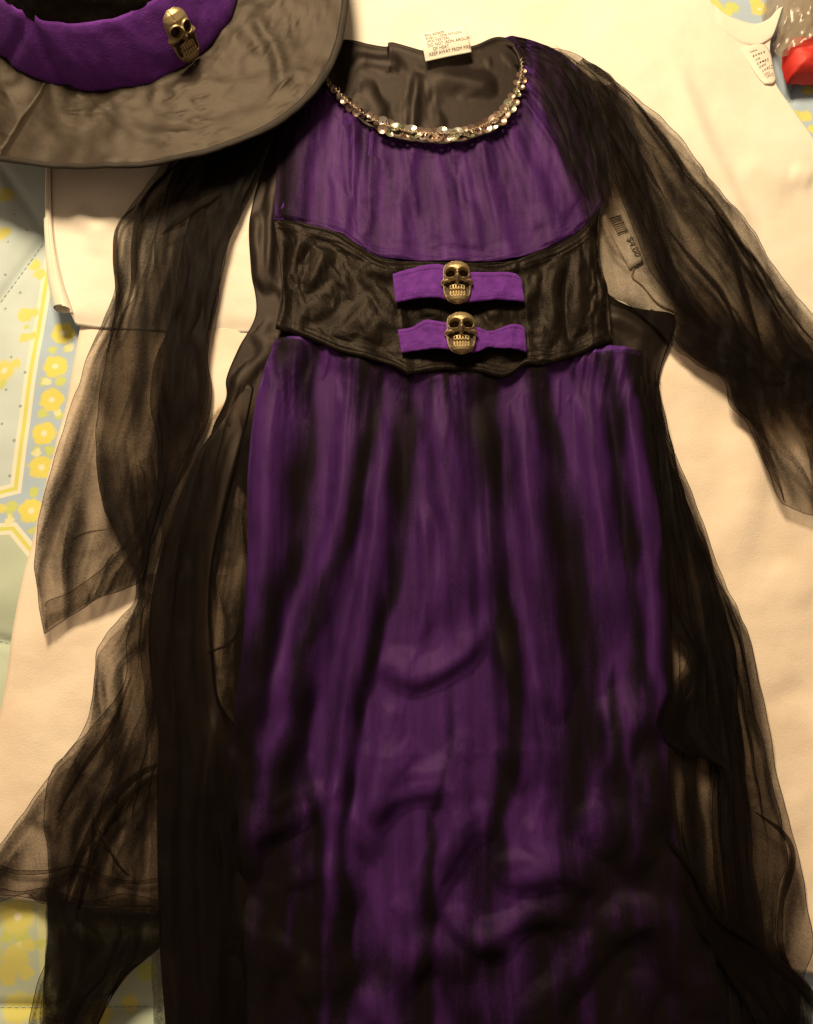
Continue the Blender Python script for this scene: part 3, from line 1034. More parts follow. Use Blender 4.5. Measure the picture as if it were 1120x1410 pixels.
s1 = strap([(541, 384), (565, 379), (590, 374), (612, 376), (640, 385), (680, 384), (706, 384), (716, 390)], [(545, 424), (570, 420), (600, 420), (625, 424), (648, 426), (680, 422), (705, 422), (721, 423)],
           ([0, .12, .35, .5, .65, .85, 1], [10, 13, 15, 15, 15, 13, 10]))
s1['label'] = 'upper purple cotton strap'
s2 = strap([(548, 460), (566, 458), (585, 450), (602, 452), (630, 456), (655, 458), (672, 463), (690, 459), (712, 454), (721, 457)], [(553, 492), (575, 490), (600, 490), (630, 492), (655, 493), (672, 486), (690, 487), (705, 489), (724, 491)],
           ([0, .12, .28, .5, .66, .75, .88, 1], [10, 12, 16, 15, 13, 11, 15, 10]))
s2['label'] = 'lower purple cotton strap'

# ---- skull buckles
def skull_mesh():
    nx, ny = 110, 150
    x, y = np.meshgrid(np.linspace(-1.08, 1.08, nx), np.linspace(-1.56, 1.56, ny), indexing='ij')
    ax = np.abs(x)

    def ell(cx, cy, rx, ry): return ((ax - cx) / rx) ** 2 + ((y - cy) / ry) ** 2
    # silhouette half width
    yy = np.array([-1.52, -1.46, -1.32, -1.1, -.8, -.5, -.3, -.12, .0, .10, .25, .45, .8, 1.1, 1.3, 1.42, 1.50, 1.54])
    ww = np.array([.10, .34, .55, .70, .80, .84, .84, .93, 1.02, .95, .82, .82, .82, .76, .62, .46, .26, .06])
    hw = np.interp(y, yy, ww)
    inside = hw - ax
    e = np.clip(inside / hw, 0, 1)
    dome = np.sqrt(np.clip(1 - (1 - e) ** 2.2, 0, 1))
    prof = np.interp(y, [-1.55, -1.3, -.9, -.3, .2, .6, 1.0, 1.35, 1.55], [.10, .34, .42, .40, .46, .60, .58, .36, .08])
    h = prof * dome
    # eye sockets with raised rims
    es = ell(.40, .46, .32, .31)
    h += .13 * np.exp(-((np.sqrt(es) - 1.16) / .15) ** 2)
    h -= .52 * smooth(1.06, .6, np.sqrt(es))
    # nose bridge and tip
    h += .24 * np.exp(-(x / .10) ** 2) * smooth(-.20, .05, y) * smooth(.75, .35, y)
    h += .20 * np.exp(-((x / .15) ** 2 + ((y - .12) / .13) ** 2))
    h += .26 * np.exp(-((x / .09) ** 2 + ((y + .14) / .16) ** 2))
    # cheek bones: arcs leaving the nose, ending in points at the sides
    cy = .13 - .16 * ax ** 2.0 + .05 * np.cos(ax * 5)
    h += .05 * np.exp(-((y - cy) / .085) ** 2) * smooth(.25, .5, ax) * smooth(1.06, .9, ax)
    # hollows: around the nose post and under the cheek bones down beside the teeth
    hol1 = ell(.27, -.17, .19, .15)
    hol2 = ell(.62 - .10 * (y + .58) ** 2, -.58, .14, .47)
    hol3 = ell(.56, -.24, .27, .14)
    hs = np.minimum(np.minimum(hol1, hol2), hol3)
    h -= .44 * smooth(1.1, .6, np.sqrt(hs))
    # teeth block
    tw_ = .52 - .17 * smooth(-.68, -.30, y)
    tb = np.clip((tw_ + .03 - ax) / .07, 0, 1) * smooth(-1.16, -1.02, y) * smooth(-.22, -.36, y)
    h = h * (1 - tb) + tb * (.40 - .30 * ax ** 2 - .10 * (y + .7) ** 2)
    gro = np.zeros_like(x)
    for gxp in (-.36, -.18, 0, .18, .36):
        gro += np.exp(-((x - gxp) / .028) ** 2)
    gro = gro * smooth(-1.1, -1.0, y) * smooth(-.34, -.42, y)
    h -= .13 * gro * tb + .15 * np.exp(-((y + .70) / .035) ** 2) * tb
    # broken corner of the forehead seam
    h -= .05 * np.exp(-((x + .22 + .1 * (y - 1.2)) / .035) ** 2) * smooth(.95, 1.1, y)
    h = np.maximum(h, .02)
    # drop the outside of the silhouette
    keep = inside > -.03
    # snap border to the silhouette
    xs = np.sign(x) * np.minimum(ax, hw)
    h = np.where(inside < .0, 0.0, h)
    me = bpy.data.meshes.new('skull_face')
    V = np.stack([xs, y, h], -1).reshape(-1, 3)
    F = grid_faces(nx, ny)
    kf = keep.reshape(-1)[F].any(1)
    F = F[kf]
    dark = (np.sqrt(es) < .90) | (np.sqrt(hs) < .98) & (tb < .5)  # eye sockets and hollows get the darker metal colour
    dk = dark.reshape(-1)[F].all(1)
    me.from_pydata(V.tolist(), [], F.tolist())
    me.materials.append(MAT['brass']); me.materials.append(MAT['brass_dark'])
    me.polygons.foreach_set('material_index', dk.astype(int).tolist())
    me.polygons.foreach_set('use_smooth', [True] * len(F))
    me.update()
    return me


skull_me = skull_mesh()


def buckle(parent, centre, half_w, rot, label, tilt=(0, 0), hscale=1.0):
    """centre world point, half_w metres; rot about z"""
    o = bpy.data.objects.new('skull_buckle', skull_me); col.objects.link(o)
    o['label'] = label
    if parent.type == 'EMPTY':
        attach(o, parent)
    else:
        o.parent = parent
    o.location = Vector(centre); o.rotation_euler = (tilt[0], tilt[1], rot)
    o.scale = (half_w, half_w * hscale, half_w)
    # cast back plate rim
    r = Mesh()
    a = np.linspace(0, 2 * np.pi, 49)
    yy = np.array([-1.52, -1.32, -1.1, -.8, -.5, -.3, .0, .25, .45, .8, 1.1, 1.3, 1.50])
    ww = np.array([.10, .55, .70, .80, .84, .84, 1.02, .82, .82, .82, .76, .62, .26])
    ys = np.linspace(-1.5, 1.5, 40)
    w = np.interp(ys, yy, ww) * .98
    loop = np.concatenate([np.stack([w, ys, 0 * ys], -1), np.stack([-w[::-1], ys[::-1], 0 * ys], -1)])
    loop = np.concatenate([loop, loop[:1]])
    r.add(*add_tube(loop, .055, 8))
    ro_ = r.build('buckle_rim', MAT['brass'])
    ro_.parent = o
    return o


def tup(px, py, base, z): return P3(px, py, base, z)


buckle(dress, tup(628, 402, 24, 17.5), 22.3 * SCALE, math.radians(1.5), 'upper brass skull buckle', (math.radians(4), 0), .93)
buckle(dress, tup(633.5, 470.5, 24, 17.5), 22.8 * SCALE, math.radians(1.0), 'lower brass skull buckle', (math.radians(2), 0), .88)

# ---- skirt
def xs_at(pts, Y):
    p = np.array(pts, float)
    return np.interp(Y, p[:, 1], p[:, 0])


sk_ridges = [   # (polyline, half width, height)
    ([(385, 450), (365, 600), (362, 760), (350, 900), (335, 1060)], 24, 12),
    ([(470, 480), (478, 600), (465, 720), (430, 850), (395, 980), (365, 1150)], 22, 12),
    ([(520, 490), (528, 600), (520, 700), (505, 820), (480, 950), (462, 1100), (452, 1300), (450, 1450)], 17, 12),
    ([(600, 500), (612, 650), (628, 780), (622, 900)], 27, 12),
    ([(575, 660), (588, 800), (568, 930)], 13, 6),
    ([(715, 500), (722, 640), (735, 760), (748, 860), (765, 1040)], 20, 12),
    ([(800, 490), (815, 620), (830, 740), (848, 930)], 17, 10),
    ([(855, 480), (870, 600), (885, 720), (900, 860), (902, 1040)], 22, 12),
    ([(655, 500), (668, 620), (675, 760), (690, 900), (705, 1100)], 12, 7),
    ([(690, 860), (715, 1000), (728, 1120)], 18, 8),
    ([(545, 930), (520, 1060), (498, 1220)], 22, 8),
    ([(505, 885), (575, 935), (650, 890), (668, 830)], 22, 8),
    ([(480, 1125), (560, 1095), (650, 1085)], 22, 8),
    ([(630, 1050), (622, 1140), (590, 1200), (570, 1290)], 17, 10),
    ([(505, 1110), (540, 1180), (525, 1250)], 22, -7),
    ([(580, 1210), (640, 1285), (730, 1310)], 20, 8),
    ([(630, 1320), (720, 1268), (810, 1245)], 20, 9),
    ([(680, 1235), (770, 1200), (815, 1230)], 22, 8),
    ([(330, 1160), (420, 1120), (475, 1070)], 20, 8),
    ([(370, 1230), (450, 1200), (485, 1260)], 20, 6),
    ([(540, 1370), (600, 1300), (640, 1370)], 24, 8),
    ([(825, 930), (845, 1060), (858, 1220)], 19, 9),
    ([(890, 1030), (885, 1120), (865, 1230)], 18, 8),
    ([(810, 1300), (900, 1270), (955, 1350)], 22, 8),
]
sk_left = [(378, 466), (356, 540), (342, 650), (342, 760), (336, 880), (322, 1000), (318, 1120), (320, 1260), (330, 1420), (335, 1560)]
sk_right = [(884, 482), (888, 560), (902, 680), (914, 800), (918, 900), (920, 1010), (924, 1110), (950, 1230), (985, 1360), (1030, 1560)]
waist = [(378, 466), (410, 464), (432, 470), (470, 486), (520, 498), (560, 514), (616, 508), (690, 516), (725, 500), (785, 492), (826, 478), (884, 482)]


def skirt_cols(n):
    wt = resample(waist, n); out = []
    for k in range(n):
        t = k / (n - 1)
        c = [tuple(wt[k])]
        for (a, b) in list(zip(sk_left, sk_right))[1:]:
            # fuller towards the bottom
            c.append((a[0] + (b[0] - a[0]) * t, a[1] + (b[1] - a[1]) * t + (10 * math.sin(math.pi * t) if a[1] < 700 else 0)))
        out.append(c)
    return out


def skirt_h(X, Y):
    z = np.zeros_like(X)
    for pts, w, a in sk_ridges:
        k_ = .7 if pts[0][1] > 900 else 1.0
        z = z + k_ * a * seg_ridge(X, Y, pts, w * (1 + .3 * noise(X / 70, Y / 90, 80)), asym=-.3)
    top = smooth(680, 480, Y)
    ph = X / 17 + .9 * noise(X / 60, Y / 130, 83)
    z = z + 3.5 * top * (1 - np.abs(np.sin(np.pi * ph))) * (.6 + noise(X / 40, Y / 90, 84))
    low = smooth(820, 1100, Y)
    cr = ridged(X / 210 + .3 * noise(X / 160, Y / 160, 81), Y / 230, 82, 2)
    z = z + low * (8 * (cr - .45) + 2.2 * fbm(X / 95, Y / 85, 85, 2)) + (1 - low) * 1.3 * fbm(X / 50, Y / 190, 86, 2)
    ed = np.minimum(X - xs_at(sk_left, Y), xs_at(sk_right, Y) - X)
    z = z - 8 * np.exp(-(np.maximum(ed, 0) / 16) ** 2)
    return z


X, Y, Z, U, V = loft(skirt_cols(14), 150, 200)
sz = 5 + skirt_h(X, Y) - 3 * np.exp(-(V / .008) ** 2)
lowf = smooth(.36, .62, V)
spos = settle(P3(X, Y, 22, sz), 1.016 + .006 * lowf, 1.002 + .010 * lowf, 110, .0195, .036, 'lrt', bend=.6, seed=87, jit=.0012, kb=(3, 7))
SPX, SPY = proj(np.concatenate([spos[..., :2], np.full(spos.shape[:2] + (1,), .024)], -1))
# raster of the settled skirt's height, for what lies on it
GX0, GY0, GS = 180.0, 400.0, 4.0
GW, GH = 240, 320
hr = np.zeros((GW, GH)); hc = np.zeros((GW, GH))
us = upsample(np.stack([SPX, SPY, spos[..., 2]], -1), 320, 420)
gi = np.clip(((us[..., 0] - GX0) / GS).astype(int), 0, GW - 1); gj = np.clip(((us[..., 1] - GY0) / GS).astype(int), 0, GH - 1)
np.maximum.at(hr, (gi, gj), us[..., 2])
hr = np.where(hr > 0, hr, .0215)
pad = np.pad(hr, 1, mode='edge')
hgt = np.max([pad[a:a + GW, b:b + GH] for a in range(3) for b in range(3)], axis=0)
hgt = np.maximum(blur(hgt, 1), hr + .0004)


def skirt_top(X, Y):
    fx = np.clip((X - GX0) / GS - .5, 0, GW - 1.001); fy = np.clip((Y - GY0) / GS - .5, 0, GH - 1.001)
    i, j = fx.astype(int), fy.astype(int); u, v = fx - i, fy - j
    return (hgt[i, j] * (1 - u) * (1 - v) + hgt[i + 1, j] * u * (1 - v) + hgt[i, j + 1] * (1 - u) * v + hgt[i + 1, j + 1] * u * v) * 1000 - 22


sk = Mesh(); sk.sheet(upsample(spos, 330, 440))
sk.build('skirt', MAT['purple_satin'], dress, thick=.8 * MM)

# chiffon veil over the skirt: gathered, folded back on itself in long dark pleats, its bottom shade painted in
streaks = [   # centre line, width px
    ([(418, 478), (428, 580), (416, 700), (396, 800), (362, 900), (340, 1010), (330, 1130), (318, 1300), (300, 1560)], [8, 26, 30, 30, 36, 38, 52, 64, 70]),
    ([(470, 486), (478, 560), (462, 640), (440, 760), (425, 880), (400, 1010), (385, 1130), (372, 1300), (360, 1560)], [8, 5, 2, 2, 2, 12, 46, 60, 70]),
    ([(500, 496), (508, 580), (494, 700), (455, 800), (420, 900), (412, 1010), (430, 1130), (428, 1300), (440, 1560)], [16, 20, 20, 22, 24, 18, 24, 44, 60]),
    ([(556, 512), (566, 580), (555, 700), (543, 800), (515, 900), (490, 1010), (478, 1130), (476, 1300), (480, 1560)], [18, 28, 26, 18, 14, 10, 12, 16, 40]),
    ([(610, 508), (622, 570), (630, 640), (634, 760), (628, 880), (620, 1010), (600, 1130), (580, 1300), (570, 1560)], [8, 5, 2, 2, 2, 8, 10, 16, 60]),
    ([(655, 512), (672, 590), (684, 700), (690, 800), (702, 900), (712, 1010), (690, 1130), (665, 1300), (660, 1560)], [30, 48, 36, 30, 28, 24, 22, 40, 80]),
    ([(742, 502), (764, 590), (778, 700), (790, 800), (806, 900), (804, 1010), (790, 1130), (770, 1300), (760, 1560)], [20, 26, 40, 46, 50, 46, 30, 60, 80]),
    ([(790, 492), (806, 570), (820, 660), (832, 780), (845, 900), (850, 1010), (850, 1130), (850, 1300), (855, 1560)], [8, 5, 2, 2, 4, 18, 40, 64, 80]),
    ([(882, 478), (892, 580), (906, 700), (915, 800), (919, 900), (921, 1010), (928, 1130), (958, 1300), (1000, 1560)], [34, 20, 13, 11, 11, 15, 22, 40, 40]),
    ([(836, 480), (846, 590), (858, 700), (868, 800), (880, 900), (890, 1010), (900, 1130), (925, 1300), (945, 1560)], [18, 20, 14, 12, 12, 18, 50, 64, 70]),
]
left_e = [(370, 464), (352, 580), (336, 700), (334, 800), (320, 900), (296, 1010), (285, 1130), (270, 1300), (250, 1560)]
right_e = [(890, 482), (896, 590), (912, 700), (918, 800), (924, 900), (926, 1010), (934, 1130), (976, 1300), (1044, 1560)]
vc = []
for t in np.linspace(0, 1, 9):
    vc.append([(a[0] * (1 - t) + b[0] * t, a[1] * (1 - t) + b[1] * t + (22 * math.sin(math.pi * t) if i == 0 else 0)) for i, (a, b) in enumerate(zip(left_e, right_e))])
X, Y, Z, U, V = loft(vc, 420, 420)
Xw = X + 7 * noise(X / 60, Y / 90, 95) + 2.5 * noise(X / 22, Y / 60, 96) + 10 * smooth(900, 1200, Y) * noise(X / 90, Y / 80, 97)
gath_shade = np.zeros_like(X)
for k, (pts, w) in enumerate(streaks):
    p = np.array(pts, float)
    wl_ = np.interp(Y, p[:, 1], w) * .62 * (1 + .35 * noise(Y / 70 + k * 7, Y * 0, 98))
    d = Xw - np.interp(Y, p[:, 1], p[:, 0])
    wl_ = np.maximum(wl_, 1.0)
    prof = smooth(2, 10, wl_) * np.where(d < 0, np.exp(-(d / (wl_ * 1.15)) ** 2), np.exp(-(d / (wl_ * .75)) ** 2))
    gath_shade = np.maximum(gath_shade, prof * np.clip(.68 + .75 * noise(Y / 120 + k * 3, X / 160, 99), .1, 1.2)) + .15 * prof
gath_shade = 1 + 7.5 * gath_shade + .9 * fold_lines(U, V, 560, 34, 301, (3, 12), 1.0, 3.0, .06)
gath_shade = gath_shade + 5.5 * smooth(1060, 1380, Y) * smooth(.25, .9, .7 * noise(X / 150, Y / 110, 94) + 1.0 * smooth(500, 360, X) + .7 * smooth(720, 920, X) )  # lower corners darkened through veil opacity, imitating the fall-off of light
rr_ = random.Random(9)
for k in range(20):                                   # short gathers at the waist seam
    x0 = rr_.uniform(385, 880); ln = rr_.uniform(40, 170); w_ = rr_.uniform(3, 8)
    y0 = float(np.interp(x0, [q[0] for q in waist], [q[1] for q in waist]))
    gath_shade += rr_.uniform(2, 6) * np.exp(-((X - x0 - (x0 - 620) * .10 * (Y - y0) / 150) / w_) ** 2) * smooth(y0 + ln, y0, Y)
sh = skirt_top(X, Y) + 1.2 + .4 * noise(X / 25, Y / 50, 93)
vl = Mesh(); vl.sheet(P3(X, Y, 22, sh), 0, gath_shade)
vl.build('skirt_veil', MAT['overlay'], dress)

# ------------------------------------------------------------------ sheer sleeves and side panels
def sheer_sheet(mesh, columns, nu, nv, base, z0=0, wrinkle=2.0, pleat=(0, 0, 0), seed=0, hem='b', wl=(38, 120), xw=2.0, slack=0, fade_top=0, fade_bot=0):
    """hem: which sides get a rolled hem: l r b t"""
    if pleat[0]: nu, nv = int(nu * 1.7), int(nv * 1.25)
    X, Y, Z, U, V = loft(columns, nu, nv)
    f, a, za = pleat
    if f:
        dXu, dYu = np.gradient(X, axis=0), np.gradient(Y, axis=0)
        L = np.hypot(dXu, dYu) + 1e-6
        fade = smooth(0, .07, U) * smooth(1, .93, U) * smooth(0, .05, V) * smooth(1, .95, V)
        for g, (ff, kk, sl) in enumerate(((f, 1.0, 0.0), (f * 1.3, .5, -1.3))):
            ph = 2 * np.pi * (ff * (U + sl * (V - .5) * .35) + .8 * noise(U * f * .7 + g, V * 2.6, seed + 1 + g))
            amp = 1.1 * a * kk * np.clip(noise(U * f * .7, V * 3.2, seed + 12 + g) + .35, 0, 1)
            k = amp * np.sin(ph) * fade
            X = X + dXu / L * k; Y = Y + dYu / L * k
            Z = Z + za * kk * (1 + np.cos(ph)) * .5 * np.clip(amp / a, 0, 1.2)
    Z = Z + z0 + wrinkle * (fbm(X / wl[0], Y / wl[1], seed + 5) + .12 * noise(X / 14, Y / 40, seed + 6)) + wrinkle
    X = X + xw * noise(X / 26, Y / 40, seed + 7); Y = Y + xw * noise(X / 40, Y / 26, seed + 8)
    pos = P3(X, Y, base, Z)
    if slack:
        pos = settle(pos, 1 + slack, 1 + slack * .5, 60, base * MM, (z0 + 14) * MM, 'lrtb', bend=.2, anchor=.02, seed=seed)
    wpx = float(np.hypot(X[-1] - X[0], Y[-1] - Y[0]).mean())
    g = 1 + fold_lines(U, V, max(wpx, 20), int(np.clip(wpx / 6.5, 3, 34)), seed + 31, (.9, 3.6), 3.2, 4.5, .35) + .55 * fold_lines(V, U, float(np.hypot(X[:, -1] - X[:, 0], Y[:, -1] - Y[:, 0]).mean()), 9, seed + 57, (.8, 3.0), 3.0, 4.0, .5) if pleat[0] else None
    if fade_top: g = (1 if g is None else g) * (.02 + .98 * smooth(0, fade_top, V))
    if fade_bot: g = (1 if g is None else g) * (.02 + .98 * smooth(0, fade_bot, 1 - V))
    mesh.sheet(pos, 0, g)
    for c, line in (('l', pos[0]), ('r', pos[-1]), ('t', pos[:, 0]), ('b', pos[:, -1])):
        if c in hem:
            mesh.add(*add_tube(line, .00028, 5), 1)
    return pos


def rope(mesh, pts, w, base, z, layers=4):
    """a narrow fold of gauze lying on itself, pointed at both ends"""
    q = resample(pts, 70)
    d = np.gradient(q, axis=0); d /= np.linalg.norm(d, axis=1)[:, None] + 1e-9
    nrm = np.stack([-d[:, 1], d[:, 0]], -1)
    t = np.linspace(0, 1, 70)
    ww = w * .5 * np.clip(np.sin(np.pi * t), 0, 1) ** .6 * (1 + .35 * noise(t * 6, t * 0 + w, 3))
    rows = []
    for k in range(layers + 1):
        sgn = 1 if k % 2 else -1
        p = q + nrm * (ww * sgn * (1 - .06 * k))[:, None]
        rows.append([(x, y, 1.1 * k * ti) for (x, y), ti in zip(p, np.sin(np.pi * t))])
    rows = np.array(rows)
    m = len(rows)
    out = catmull(rows.reshape(m, -1), np.linspace(0, m - 1, 6 * m)).reshape(6 * m, 70, 3)
    mesh.sheet(P3(out[..., 0], out[..., 1], base, z + out[..., 2] - 4 * (1 - np.sin(np.pi * t))[None, :]), 0)


SH = [MAT['sheer'], MAT['sheer_hem']]

# ---- left sleeve
ls = Mesh()
L_outer = [(265, 150), (225, 228), (182, 286), (160, 320), (157, 370), (158, 408), (132, 470), (105, 545), (82, 615), (63, 690), (50, 760), (53, 815), (64, 873)]
sheer_sheet(ls, [L_outer,
                 [(300, 150), (258, 230), (215, 300), (200, 400), (178, 500), (155, 600), (130, 700), (108, 780), (98, 850)],
                 [(345, 150), (305, 230), (268, 320), (250, 420), (235, 520), (220, 620), (198, 720), (165, 775), (145, 823)],
                 [(410, 150), (372, 225), (338, 290), (312, 355), (298, 430), (288, 490), (293, 540), (283, 590), (262, 640), (235, 690), (212, 750), (190, 807)]],
            90, 130, 16, 1, 2.2, (3, 3, 1.5), 101, 'lbr')
fold = [(285, 160), (240, 245), (222, 300), (210, 350), (190, 410), (156, 470), (140, 560), (136, 620), (142, 680), (160, 730), (184, 778), (194, 806)]
sheer_sheet(ls, [fold,
                 [(320, 150), (262, 235), (228, 330), (222, 430), (212, 530), (198, 620), (202, 670), (200, 720), (196, 770), (198, 808)],
                 [(400, 150), (358, 235), (324, 320), (304, 400), (290, 470), (290, 540), (278, 600), (258, 645), (236, 690), (214, 750), (202, 806)],
                 ], 70, 110, 16, 5, 2.0, (3, 5, 2), 111, 'lr')
sheer_sheet(ls, [[(405, 150), (362, 235), (326, 315), (304, 400), (288, 470), (289, 540), (278, 600), (262, 645), (240, 690), (216, 750), (203, 806)],
                 [(340, 150), (290, 240), (262, 330), (246, 430), (222, 500), (216, 560), (222, 620), (224, 680), (210, 745), (200, 806)],
                 [(370, 150), (325, 240), (292, 330), (280, 430), (272, 500), (280, 560), (268, 620), (246, 680), (218, 745), (203, 808)]], 70, 120, 16, 9, 2.2, (3, 4, 2), 121, 'lr')
rope(ls, [(250, 225), (206, 275), (190, 330), (186, 400), (160, 470)], 9, 16, 8, 3)
rope(ls, [(190, 285), (164, 325), (166, 420), (150, 490)], 7, 16, 8, 3)
rope(ls, [(330, 260), (270, 300), (225, 330)], 10, 16, 12, 3)
rope(ls, [(150, 730), (120, 738), (100, 745)], 3, 16, 7, 2)
# turned-up cuff
sheer_sheet(ls, [[(66, 838), (68, 830), (95, 818), (132, 795), (158, 768), (190, 745)], [(66, 868), (80, 858), (115, 838), (150, 818), (176, 806), (198, 800)]], 20, 60, 16, 4, 1.2, (0, 0, 0), 131, 'l')
# twisted strip hanging from the sleeve to the wrist
sheer_sheet(ls, [[(186, 640), (184, 690), (190, 740), (196, 800)], [(205, 650), (206, 700), (206, 750), (204, 810)], [(192, 660), (196, 710), (198, 760), (199, 812)]], 20, 50, 16, 9, 1.0, (0, 0, 0), 133, '')
sheer_sheet(ls, [[(196, 640), (212, 680), (228, 730), (222, 770)], [(212, 632), (224, 680), (232, 735), (226, 775)]], 12, 40, 16, 10, .8, (0, 0, 0), 137, 'lr')
o = ls.build('sleeve', SH, dress); o['label'] = 'sheer black sleeve below the hat brim, flared to a pointed cuff'

# ---- left side panels (sheer over-skirt flaring out on the left)
lp1 = Mesh()
sheer_sheet(lp1, [[(190, 800), (184, 835), (152, 870), (135, 897), (133, 925), (128, 970), (117, 1006), (78, 1058), (42, 1108), (0, 1166), (-70, 1230)],
                  [(205, 790), (200, 870), (170, 920), (160, 1000), (120, 1080), (75, 1150), (20, 1232)],
                  [(230, 780), (225, 880), (205, 950), (190, 1040), (160, 1110), (120, 1180), (80, 1243)],
                  [(262, 700), (262, 800), (250, 900), (240, 1000), (232, 1100), (228, 1180), (226, 1250)]],
            90, 130, 10, 1, 2.0, (4, 5, 2), 141, 'lb')
# folded lower edge
sheer_sheet(lp1, [[(-40, 1180), (0, 1189), (25, 1197), (72, 1197), (110, 1190), (150, 1206), (190, 1212), (226, 1206)], [(-40, 1195), (0, 1195), (30, 1203), (70, 1201), (110, 1193), (150, 1210), (190, 1216), (226, 1212)]], 8, 60, 10, 4, .8, (0, 0, 0), 145, 'lr', xw=0)
sheer_sheet(lp1, [[(-40, 1222), (0, 1222), (30, 1227), (70, 1222), (120, 1240), (170, 1230), (226, 1240)], [(-40, 1262), (0, 1242), (25, 1233), (42, 1230), (62, 1243), (130, 1250), (226, 1252)]], 14, 60, 10, 3, .8, (0, 0, 0), 147, 'lr', xw=0)
o = lp1.build('side_veil', SH, dress); o['label'] = 'wide sheer black panel flaring to the bottom of the towel on the left'

lp2 = Mesh()
sheer_sheet(lp2, [[(200, 815), (180, 880), (174, 945), (132, 1000), (95, 1040), (74, 1066), (66, 1135), (72, 1182), (73, 1300), (58, 1352), (46, 1410), (38, 1500)],
                  [(215, 820), (205, 930), (178, 1010), (140, 1080), (122, 1150), (112, 1230), (102, 1310), (85, 1380), (72, 1460)],
                  [(232, 820), (228, 930), (210, 1030), (185, 1110), (170, 1190), (160, 1270), (142, 1352)],
                  [(262, 800), (250, 930), (238, 1040), (230, 1150), (228, 1230), (226, 1302)]],
            80, 140, 10, 6, 2.4, (4, 8, 3), 151, 'lb')
# dark twisted folds
rope(lp2, [(240, 1046), (196, 1066), (160, 1100), (134, 1143), (112, 1190), (92, 1250)], 13, 10, 11, 3)
rope(lp2, [(240, 1062), (204, 1076), (170, 1112), (140, 1160)], 8, 10, 11, 3)
rope(lp2, [(185, 930), (160, 1000), (120, 1060), (84, 1120)], 7, 10, 11, 3)
rope(lp2, [(134, 1120), (136, 1172), (126, 1212), (110, 1265)], 9, 10, 14)
rope(lp2, [(140, 1140), (160, 1170), (174, 1194), (186, 1206)], 5, 10, 13)
# lower dark lobe, three layers of gauze
for q in range(3):
    sheer_sheet(lp2, [[(72 + q, 1215 + 6 * q), (74, 1290), (66 + 3 * q, 1350), (62 + 4 * q, 1420), (60, 1500)],
                      [(120, 1240 + 5 * q), (112, 1300), (100, 1350), (92 - q, 1410), (80, 1500)],
                      [(170, 1242 + 5 * q), (160, 1290), (148, 1320), (132, 1352), (112 - 3 * q, 1400), (96, 1500)],
                      [(228, 1246 + 4 * q), (228, 1270), (226, 1288), (222, 1304), (190, 1320), (176, 1330)]], 44, 60, 10, 9 + 2 * q, 1.6, (3, 4, 1.5), 160 + q, 'b')
o = lp2.build('side_veil', SH, dress); o['label'] = 'inner sheer black panel twisted into dark folds at the lower left'

# thin gauze between the dark column and the skirt
lp3 = Mesh()
for q in range(2):
    sheer_sheet(lp3, [[(300, 560), (285, 700), (262, 800), (240, 900), (240, 1020)], [(325, 560), (315, 700), (305, 800), (296, 900), (300, 1020)], [(370, 540), (356, 700), (356, 800), (354, 900), (350, 1020)]], 60, 90, 14, 3 * q, 2.5, (3, 6, 2), 175 + 7 * q, '', fade_top=.2, fade_bot=.1)
sheer_sheet(lp3, [[(335, 540), (292, 590), (262, 650), (232, 720), (208, 800), (200, 880), (208, 960), (217, 1030), (216, 1120), (218, 1300), (226, 1560)], [(345, 540), (320, 600), (300, 690), (288, 780), (286, 870), (290, 960), (310, 1040), (330, 1120), (340, 1300), (350, 1560)]], 50, 150, 16, 17, 2.2, (3, 5, 2), 171, '', fade_top=.1)
rope(lp3, [(340, 850), (322, 885), (300, 897), (270, 905)], 4, 14, 9)
o = lp3.build('side_veil', SH, dress); o['label'] = 'gathered dark gauze running down beside the skirt on the left'

# opaque black satin side panel: a dark twisted column that widens towards the bottom
X, Y, Z, U, V = loft([[(335, 535), (292, 600), (262, 655), (236, 720), (215, 800), (207, 880), (212, 950), (220, 1010), (218, 1090), (219, 1180), (221, 1300), (230, 1420), (238, 1560)],
                      [(340, 530), (308, 600), (282, 660), (258, 730), (240, 810), (236, 890), (240, 960), (250, 1020), (255, 1100), (262, 1200), (268, 1310), (272, 1420), (280, 1560)],
                      [(345, 530), (325, 600), (302, 680), (286, 760), (280, 830), (282, 900), (288, 970), (306, 1030), (315, 1110), (325, 1200), (330, 1310), (335, 1420), (340, 1560)],
                      [(350, 535), (338, 600), (318, 680), (298, 760), (290, 830), (294, 900), (304, 970), (350, 1030), (380, 1110), (390, 1200), (395, 1310), (398, 1420), (400, 1560)]], 80, 160)
pz = 2.2 * fbm(X / 40, Y / 190, 181, 2) + 7 * seg_ridge(X, Y, [(300, 960), (282, 1150), (292, 1460)], 9) + 7 * seg_ridge(X, Y, [(245, 900), (240, 1150), (255, 1460)], 8) + 6 * seg_ridge(X, Y, [(330, 1000), (330, 1200), (345, 1460)], 10) + 5 * seg_ridge(X, Y, [(300, 560), (262, 700), (225, 880)], 8) + 4 * seg_ridge(X, Y, [(275, 680), (245, 800), (240, 900), (255, 1000)], 12) - 4 * np.exp(-(np.minimum(U, 1 - U) / .06) ** 2)
pz = pz - 5 * smooth(.12, 0, V) - 9 * smooth(.5, .95, U) * smooth(.35, .5, V)
sp = Mesh(); sp.sheet(P3(X, Y, 16, pz + 6))
sp.build('side_panel', MAT['satin_black'], dress, thick=.8 * MM)

